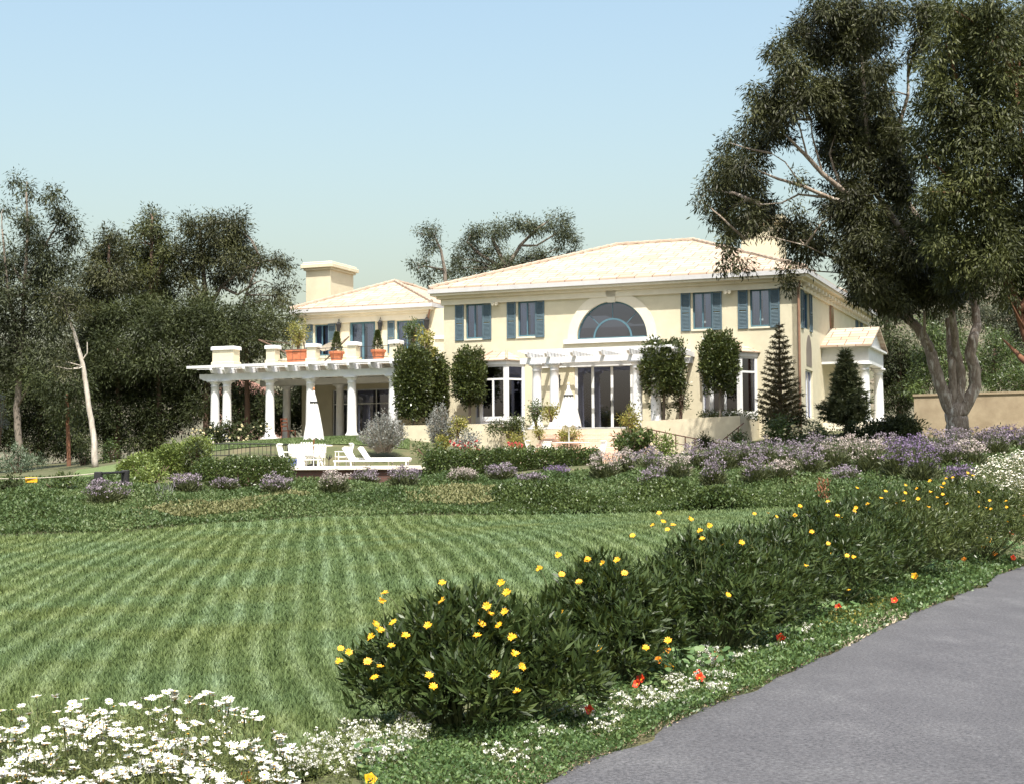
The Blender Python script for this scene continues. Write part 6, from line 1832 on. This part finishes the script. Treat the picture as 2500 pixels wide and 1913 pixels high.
def daisy_bush(label, px, Y, hw, top, ntip, flowers, group='yellow daisy bushes along the drive', mat=DAIS, depth=None, extra=0, lobes=None):
    """rounded bush of upright leafy shoots; flowers are given as photo points and set on stalks above the shoots"""
    x0, y0, zb = gpos(px, Y); zt = top-zb; dp = depth or hw
    root = empty('daisy_bush', (x0, y0, zb), 0, label, 'flowering bush', group)
    lobes = lobes or [(0, 0, 1, 1), (-.55, -.1, .62, .78), (.5, .15, .66, .86), (.1, -.55, .6, .72), (-.2, .5, .6, .9)]
    T = []; O = []
    for lx, ly, lr, lh in lobes:
        n = int(ntip*lr*lr)
        a = rng.random(n)*6.283; ct = rng.random(n)*1.05-.05
        st = np.sqrt(np.clip(1-ct*ct, 0, 1)); d = np.stack([st*np.cos(a), st*np.sin(a), ct], 1)
        r = .82+.2*rng.random(n)
        lz = .38*lh*zt
        c = np.array([lx*hw, ly*dp, lz])
        T.append(c+d*np.stack([r*hw*lr*.72, r*dp*lr*.72, r*(lh*zt-lz)], 1)); O.append(d)
    T = np.concatenate(T); O = np.concatenate(O)
    k = 13
    n = len(T)
    base = np.repeat(T, k, 0)+rng.normal(size=(n*k, 3))*.016
    ax_ = np.repeat(unit(O*.9+np.array([0, 0, .75])+rng.normal(size=O.shape)*.25), k, 0)
    lv = np.tile(np.linspace(0, 1, k), n)
    side = unit(np.cross(ax_, rng.normal(size=ax_.shape)))
    D = ax_*(.35+.75*lv)[:, None]+side*(1.0-.55*lv)[:, None]
    P = base-ax_*((1-lv)*.09)[:, None]
    Ln = .094*(.7+.5*rng.random(n*k))
    V, F = leaves(P+np.array([x0, y0, zb]), D, Ln, Ln*.245)
    put_leaves('foliage', V, F, mat, root)
    m = MB()
    for i in rng.choice(n, min(n, 150), replace=False):
        t = T[i]; m.tube([(t[0]*.25, t[1]*.25, -.03), (t[0]*.7, t[1]*.7, t[2]*.55), tuple(t)], [.009, .006, .004], 4)
    m.build('stem', STEMM, root)
    # dead under-leaves near the ground
    nn = 900; a = rng.random(nn)*6.283; q = np.sqrt(rng.random(nn))
    P = np.stack([x0+q*hw*.95*np.cos(a), y0+q*dp*.95*np.sin(a), zb+rng.random(nn)*zt*.5], 1); D = rng.normal(size=(nn, 3))
    V, F = leaves(P, D, .07, .014); put_leaves('under_leaves', V, F, mat, root)
    for f in flowers:
        fx, fy = f[0], f[1]; dyy = f[2] if len(f) > 2 else None
        # depth: the point where the sight line meets the shell of shoots, else the bush axis
        W_ = T+np.array([x0, y0, zb])
        pxs = np.array([(v[0]/v[1]) for v in W_]); d = ray(fx, fy)
        zr = (W_[:, 2]-EYE)/W_[:, 1]
        dist = np.hypot(pxs-d.x, zr-d.z)*FPX
        near = np.where(dist < 60)[0]
        Yf = float(np.min(W_[near, 1]))-.03 if len(near) > 2 else y0
        if dyy is not None: Yf = y0+dyy
        p = at(fx, fy, Yf)-root.location
        nrm = Vector((random.gauss(0, .35), -.55+random.gauss(0, .3), .8))
        fo = bloom('flower', random.choice(YD), p, nrm, random.uniform(.9, 1.15), root)
        j = int(np.argmin(np.linalg.norm(T-np.array(p), axis=1))); t = Vector(T[j])
        if (t-Vector(p)).length > .35: t = Vector(p)+(t-Vector(p)).normalized()*.35
        IM = (Matrix.Translation(fo.location) @ fo.rotation_euler.to_matrix().to_4x4() @ Matrix.Diagonal((*fo.scale, 1))).inverted()
        sm = MB(); sm.tube([IM @ t, IM @ (t.lerp(p, .6)+Vector((0, 0, .02))), IM @ (Vector(p)-Vector((0, 0, .004)))], .0025, 4)
        sm.build('stalk', STEMM, fo)
    return root
S2 = lambda l: [(800+x/2.984, 1350+y/2.984) for x, y in l]
S3 = lambda l: [(1400+x/3.054, 1250+y/3.054) for x, y in l]
S4 = lambda l: [(1900+x/3.66, 1050+y/3.66) for x, y in l]
F1 = S2([(415,290),(395,350),(475,500),(380,560),(315,610),(570,600),(465,675),(730,525),(290,785),(385,825),(340,900),(770,970),(835,215),(1180,440),(1290,425),(1115,515),(1090,600),(1345,615),(1365,735),(1415,825),(1220,885),(1380,1010),(1265,215),(1305,285),(155,720),(85,790),(95,690),(1245,520),(835,345),(345,515),(740,890),(1160,385)])
F2 = S2([(1545,115),(1830,205),(1705,150),(1700,435),(1690,490),(1970,700),(1440,490),(1640,555),(1895,40),(1680,15)])+S3([(190,1020),(540,1010),(705,955),(40,515),(105,350),(220,380),(380,450),(325,355)])
F3 = S3([(440,170),(670,65),(590,95),(745,95),(870,50),(945,140),(1015,100),(960,195),(1255,225),(1110,240),(700,125),(1155,612),(1735,400),(640,5)])
F4 = S3([(1350,10),(1450,5),(1510,30),(1650,20),(1780,145),(1970,25),(2040,320),(2090,335),(1905,305),(1900,230),(1830,350),(2050,580)])+S4([(195,675),(150,760),(300,905),(530,760),(695,690),(445,635)])
F5 = S4([(705,510),(960,540),(1135,555),(1135,490),(1355,450),(1460,505),(1470,570),(1360,550),(1510,655),(1120,845),(1120,630),(1055,650),(610,1110),(670,1135),(455,1100),(245,1215),(370,1155),(1340,685),(920,600),(1250,610)])
F6 = S4([(1500,430),(1560,420),(1790,550),(1890,625),(2035,630),(2040,685),(1800,685),(1810,725),(1900,700),(1690,380),(1740,400),(2045,815),(1850,690),(1480,470),(1440,500)])
daisy_bush('nearest and largest yellow daisy bush, standing alone beside the lawn', 1125, 9.9, .74, .93, 330, F1, lobes=[(0, .1, .95, 1), (-.55, -.05, .68, .74), (.55, .1, .7, .92), (.1, -.5, .62, .66), (-.3, .4, .6, .9), (.9, -.1, .5, .72)])
daisy_bush('second yellow daisy bush from the front, with a dark hollow at its right foot', 1475, 11.9, .66, 1.04, 280, F2)
daisy_bush('third yellow daisy bush, its tops reaching above the lawn', 1735, 14.2, .90, 1.14, 330, F3)
daisy_bush('fourth yellow daisy bush, halfway along the drive', 1985, 18.0, 1.0, 1.28, 330, F4, mat=DAIS)
EUR = leafmat('daisy_bush_leaf_light', [(0.030, 0.044, 0.012), (0.062, 0.084, 0.025), (0.125, 0.145, 0.05)], 0.25, 0.35, 1.2)
daisy_bush('fifth yellow daisy bush, lighter green below the right end of the lawn', 2165, 22.0, 1.2, 1.43, 340, F5, mat=EUR)
daisy_bush('farthest yellow daisy bush beside the white flower mound', 2365, 26.0, 1.3, 1.54, 340, F6, mat=EUR)
daisy_bush('yellow daisy bush squeezed in between the third and fourth of the row', 1865, 16.2, .85, 1.17, 280, S3([(1255,225),(1155,300),(1330,260)]))
daisy_bush('yellow daisy bush squeezed in between the fourth and fifth of the row', 2080, 20.0, 1.0, 1.34, 300, S4([(680,720),(560,780),(800,660)]), mat=DAIS)
daisy_bush('yellow daisy bush squeezed in between the fifth and the farthest', 2268, 24.0, 1.15, 1.48, 320, S4([(1240,520),(1420,600),(1300,700)]), mat=EUR)

# white daisy bushes
def white_bush(label, lob, n_leaf, fl, indiv, feather=.05):
    """lob: list of (x, y, radius, height) lobes; fl flowers in all, indiv of them parts of their own"""
    x0 = sum(l[0] for l in lob)/len(lob); y0 = sum(l[1] for l in lob)/len(lob); zb = h(x0, y0)
    root = empty('white_daisy_bush', (x0, y0, zb), 0, label, 'flowering bush')
    PP = []; TT = []
    for lx, ly, lr, lh in lob:
        z0 = h(lx, ly)
        n = n_leaf//len(lob)
        a = rng.random(n)*6.283; ct = rng.random(n); st = np.sqrt(1-ct*ct); r = rng.random(n)**.35
        PP.append(np.stack([lx+lr*r*st*np.cos(a), ly+lr*r*st*np.sin(a), z0+lh*r*ct], 1))
        m_ = fl//len(lob); nc_ = max(3, m_//6); ca = rng.random(nc_)*6.283; cc = .25+.75*rng.random(nc_); pick = rng.integers(0, nc_, m_); a = ca[pick]+rng.normal(size=m_)*.13; ct = np.clip(cc[pick]+rng.normal(size=m_)*.06, .1, 1); st = np.sqrt(1-ct*ct); r = 1.02+.1*rng.random(m_)
        TT.append(np.stack([lx+lr*r*st*np.cos(a), ly+lr*r*st*np.sin(a), z0+lh*r*ct], 1))
    P = np.concatenate(PP); T = np.concatenate(TT)
    D = rng.normal(size=P.shape); D[:, 2] += .7
    V, F = leaves(P, D, feather*(.6+.8*rng.random(len(P))), feather*.16); put_leaves('foliage', V, F, DAISY_G, root)
    m = MB(); m2 = MB()
    d = np.hypot(T[:, 0], T[:, 1]); order = np.argsort(d)
    vis = [i for i in order if abs(T[i, 0]) < T[i, 1]*.40]
    nv = []; nf = []; mi = []; off = 0
    for c_, i in enumerate(list(vis)+[i for i in order if i not in set(vis)]):
        p = Vector(T[i])-root.location; nrm = Vector((random.gauss(0, .3), random.gauss(-.15, .3), 1)).normalized(); sc = random.uniform(.8, 1.2)
        me = random.choice(WD)
        if c_ < indiv:
            bloom('flower', me, p, nrm, sc, root)
        else:
            q = Vector(nrm).to_track_quat('Z', 'Y').to_matrix()
            for v in me.vertices: nv.append(tuple(q @ (v.co*sc)+p))
            for pl in me.polygons: nf.append(tuple(v+off for v in pl.vertices)); mi.append(pl.material_index)
            off += len(me.vertices)
        m.tube([p-Vector((random.gauss(0, .02), random.gauss(0, .02), .12)), p], .0022, 3)
    m.build('flower_stalk', STEMM, root)
    if nv:
        me = bpy.data.meshes.new('flowers'); me.from_pydata(nv, [], nf); me.materials.append(WPET); me.materials.append(YEYE); me.polygons.foreach_set('material_index', mi); me.update()
        o = bpy.data.objects.new('flowers', me); COL.objects.link(o); o.parent = root; tag(o, kind='stuff')
    return root
white_bush('large bush of white daisies in the near left corner', [(-2.35,7.9,.75,.50),(-1.75,7.95,.62,.50),(-1.5,7.5,.45,.36),(-2.1,7.2,.75,.48),(-2.9,7.4,.7,.5),(-1.65,7.0,.5,.32),(-2.6,6.6,.7,.45),(-1.9,6.4,.6,.36)], 34000, 1700, 100)
def gp(px, py): 
    q = G(px, py); return q.x, q.y
wl = [(*gp(2425,1240),.75,.95),(*gp(2475,1235),.85,1.1),(*gp(2520,1230),.9,1.2),(*gp(2455,1215),.8,.95),(*gp(2505,1270),.75,.95),(*gp(2540,1200),.9,1.0)]
white_bush('dense mound of white daisies at the right edge above the drive', wl, 16000, 2600, 0, .06)

# ------------------------------------------------------------------ planting strip beside the drive
E2 = [p for p in EDGE[1:12]]
inner = [(-.9, 8.7), (-.62, 9.6), (-.1, 11.0), (.9, 13.4), (2.2, 16.6), (3.9, 20.4), (5.6, 24.5), (7.3, 28.0), (8.6, 30.0)]
outer = [(x-.03, y+.02) for x, y in EDGE if 6.5 < y < 30]
outer = [(-.55, 6.7)]+[(x+.05, y-.02) for x, y in outer]
strip = outer+inner[::-1]
def covern(name, poly, n, mat, L_, Wf, amp):
    q = scatter(poly, n*2)
    # denser near the camera
    keep = rng.random(len(q)) < np.clip(9.0/q[:, 1], .25, 1)
    q = q[keep][:n]; n = len(q)
    z = H(q[:, 0], q[:, 1])
    hgt = .03+amp*(.5+.5*np.sin(q[:, 0]*6+2*np.sin(q[:, 1]*2.1)))*(.4+.6*rng.random(n))
    P = np.stack([q[:, 0], q[:, 1], z+.02+hgt*rng.random(n)**.7], 1)
    D = rng.normal(size=(n, 3)); D[:, 2] = np.abs(D[:, 2])*.5+.35
    sc = np.clip(q[:, 1]/11, .8, 1.8)
    Ln = L_*(.6+.8*rng.random(n))*sc
    V, F = leaves(P, D, Ln, Ln*Wf)
    return tag(np_mesh(name, V, F, mat), kind='stuff')
tag(covern('ground_cover', strip, 150000, BEDL, .030, .55, .12), 'low leafy ground cover between the daisy bushes and the drive', 'ground cover')
tag(covern('leaf_litter', outer+[(x-.28, y+.16) for x, y in outer][::-1], 6000, leafmat('dry_litter', [(.16,.10,.06),(.26,.19,.12),(.36,.29,.20)], .1, .8), .022, .4, .01), 'dry leaf litter along the edge of the drive', 'litter')
def nast(label, px, py, r, n, ncol, blooms_px=()):
    b = G(px, py); root = empty('nasturtium', tuple(b), 0, label, 'plant')
    V = []; F = []; off = 0; m = MB()
    for i in range(int(n*1.6)):
        a = random.uniform(0, 6.283); q = random.random()**.5*r
        p = Vector((q*math.cos(a), q*math.sin(a)*1.4, random.uniform(.05, .2)))
        rr = random.uniform(.016, .034)*(b.y/11)**.5; nm = Vector((random.gauss(0, .35), random.gauss(-.3, .35), 1)).normalized(); s = nm.cross(Vector((0, 1, .2))).normalized(); t = nm.cross(s)
        ring_ = [p+s*(rr*math.cos(k*math.pi/4.0))*random.uniform(.9, 1.05)+t*(rr*math.sin(k*math.pi/4.0)) for k in range(8)]
        m.add([tuple(v) for v in ring_], [tuple(range(8))])
        m.tube([p-Vector((0, 0, p.z+.02)), p-Vector((0, 0, .002))], .0025, 3)
    m.build('leaves', NAST, root)
    for bx, by, c in blooms_px:
        p = at(bx, by, G(bx, by).y*.925)-root.location
        bloom('flower', ND[c], p, (random.gauss(0, .3), -.8, .5), random.uniform(1.1, 1.4)*(b.y/10)**.4, root)
    return root
N3 = lambda x, y, c: (1400+x/3.054, 1250+y/3.054, c)
N4 = lambda x, y, c: (1900+x/3.66, 1050+y/3.66, c)
nast('nasturtium patch with round grey green leaves at the foot of the nearest daisy bush', 1262, 1795, .22, 34, 0, [N3(110,1475,1)])
nast('nasturtium patch with red blooms right of the nearest daisy bush', 1560, 1690, .26, 40, 0, [N3(475,1280,1),N3(500,1245,1)])
nast('nasturtium patch with orange and yellow blooms under the second daisy bush', 1640, 1620, .25, 40, 0, [N3(630,1110,0),N3(690,1030,0),N3(710,1165,2),N3(680,1000,0)])
nast('nasturtium patch with a red bloom beside the white alyssum', 1720, 1640, .26, 36, 0, [N3(925,1215,1),N3(940,1235,1),N3(1045,1075,1)])
nast('nasturtium patch with one dark orange bloom below the third daisy bush', 1880, 1580, .3, 40, 0, [N3(1540,940,1)])
nast('nasturtium patch with a red bloom in the dark hollow along the drive', 2030, 1510, .3, 30, 0, [N3(1975,710,1),(2183,1465,1)])
nast('pale yellowish nasturtium patch with an orange bloom on the bank by the drive', 2265, 1400, .5, 46, 0, [N4(1220,1305,2),N4(1650,1150,0)])
nast('nasturtium patch with yellow blooms near the top of the drive', 2400, 1335, .5, 46, 0, [N4(1880,980,2),N4(1830,1035,2),N4(1930,1105,0)])
nast('nasturtium patch with red blooms at the right edge above the drive', 2470, 1345, .5, 46, 0, [N4(2085,915,1),N4(2095,1140,1),N4(2190,750,0)])
nast('nasturtium with a scarlet bloom at the bottom beside the white alyssum', 600, 1895, .10, 8, 0, [(597,1893,1),(602,1900,0)])
nast('nasturtium with an orange bloom among the white alyssum at the bottom', 905, 1900, .10, 8, 0, [(903,1903,2)])
def alyssum(label, pts, n):
    b = G(*pts[0][:2]); root = empty('alyssum', tuple(b), 0, label, 'flowers')
    PP = []; LP_ = []
    m = MB(); 
    for px, py, rpx in pts:
        c = G(px, py); r = rpx/FPX*c.y
        for i in range(n):
            a = random.uniform(0, 6.283); q = random.random()**.5*r
            p = Vector((c.x+q*math.cos(a), c.y+q*math.sin(a)*1.6, 0)); p.z = h(p.x, p.y)+random.uniform(.05, .15)
            hr = random.uniform(.008, .015)*(c.y/9)**.5
            for k in range(16):
                d = np.abs(rng.normal(size=3)) * np.array([random.choice((-1, 1)), random.choice((-1, 1)), 1]); d = d/np.linalg.norm(d)
                PP.append((p.x+d[0]*hr, p.y+d[1]*hr, p.z+d[2]*hr*.7))
            for k in range(14): LP_.append((p.x+random.gauss(0, .035), p.y+random.gauss(0, .035), p.z-random.uniform(-.015, .09)))
    P = np.array(PP); D = rng.normal(size=P.shape); V, F = leaves(P, D, .011*(b.y/9)**.5, .010); tag(put_leaves('flowers', V, F, WPET, root), kind='stuff')
    P = np.array(LP_); D = rng.normal(size=P.shape); D[:, 2] += .8; V, F = leaves(P, D, .03, .008); put_leaves('foliage', V, F, DAISY_G, root)
    return root
alyssum('large cushion of white alyssum at the bottom between the daisies and the nearest bush', [(820,1850,70),(960,1850,60),(1010,1830,45),(900,1880,70),(800,1905,80),(1000,1800,30),(730,1900,50),(880,1820,50),(960,1895,60)], 62)
alyssum('white alyssum tuft in the middle of the planting strip', [(1740,1645,36),(1725,1620,30),(1765,1690,30),(1720,1690,26),(1800,1640,16),(1750,1720,24)], 40)
alyssum('scattered white alyssum near the bottom edge of the drive', [(1600,1730,40),(1650,1745,40),(1470,1800,60),(1350,1830,60),(1250,1880,70),(1180,1790,60),(1450,1700,40),(1560,1765,40),(1680,1710,36),(1500,1745,40),(1400,1770,40),(1850,1620,30),(1640,1690,30)], 26)
alyssum('small white alyssum tuft below the third daisy bush', [(1925,1540,22),(1965,1560,18),(1975,1600,16),(1905,1610,12)], 22)
# bare pale soil where the bed meets the drive
pb_ = [flat0(*q) for q in [(2060,1590),(2130,1552),(2210,1517),(2205,1500),(2130,1520),(2075,1555)]]
cp = covern('leaf_litter', pb_, 1500, leafmat('pale_litter', [(.35,.29,.20),(.45,.38,.28),(.55,.48,.36)], .1, .8), .03, .5, .01)
tag(cp, 'pale straw litter on bare soil at the edge of the drive', 'litter')
yl = [flat0(*q) for q in [(2000,1560),(2080,1545),(2150,1508),(2220,1495),(2210,1475),(2120,1490),(2030,1520)]]
tag(covern('ground_cover', yl, 3500, YELG, .028, .6, .10), 'yellowing ground cover beside the pale litter', 'ground cover')
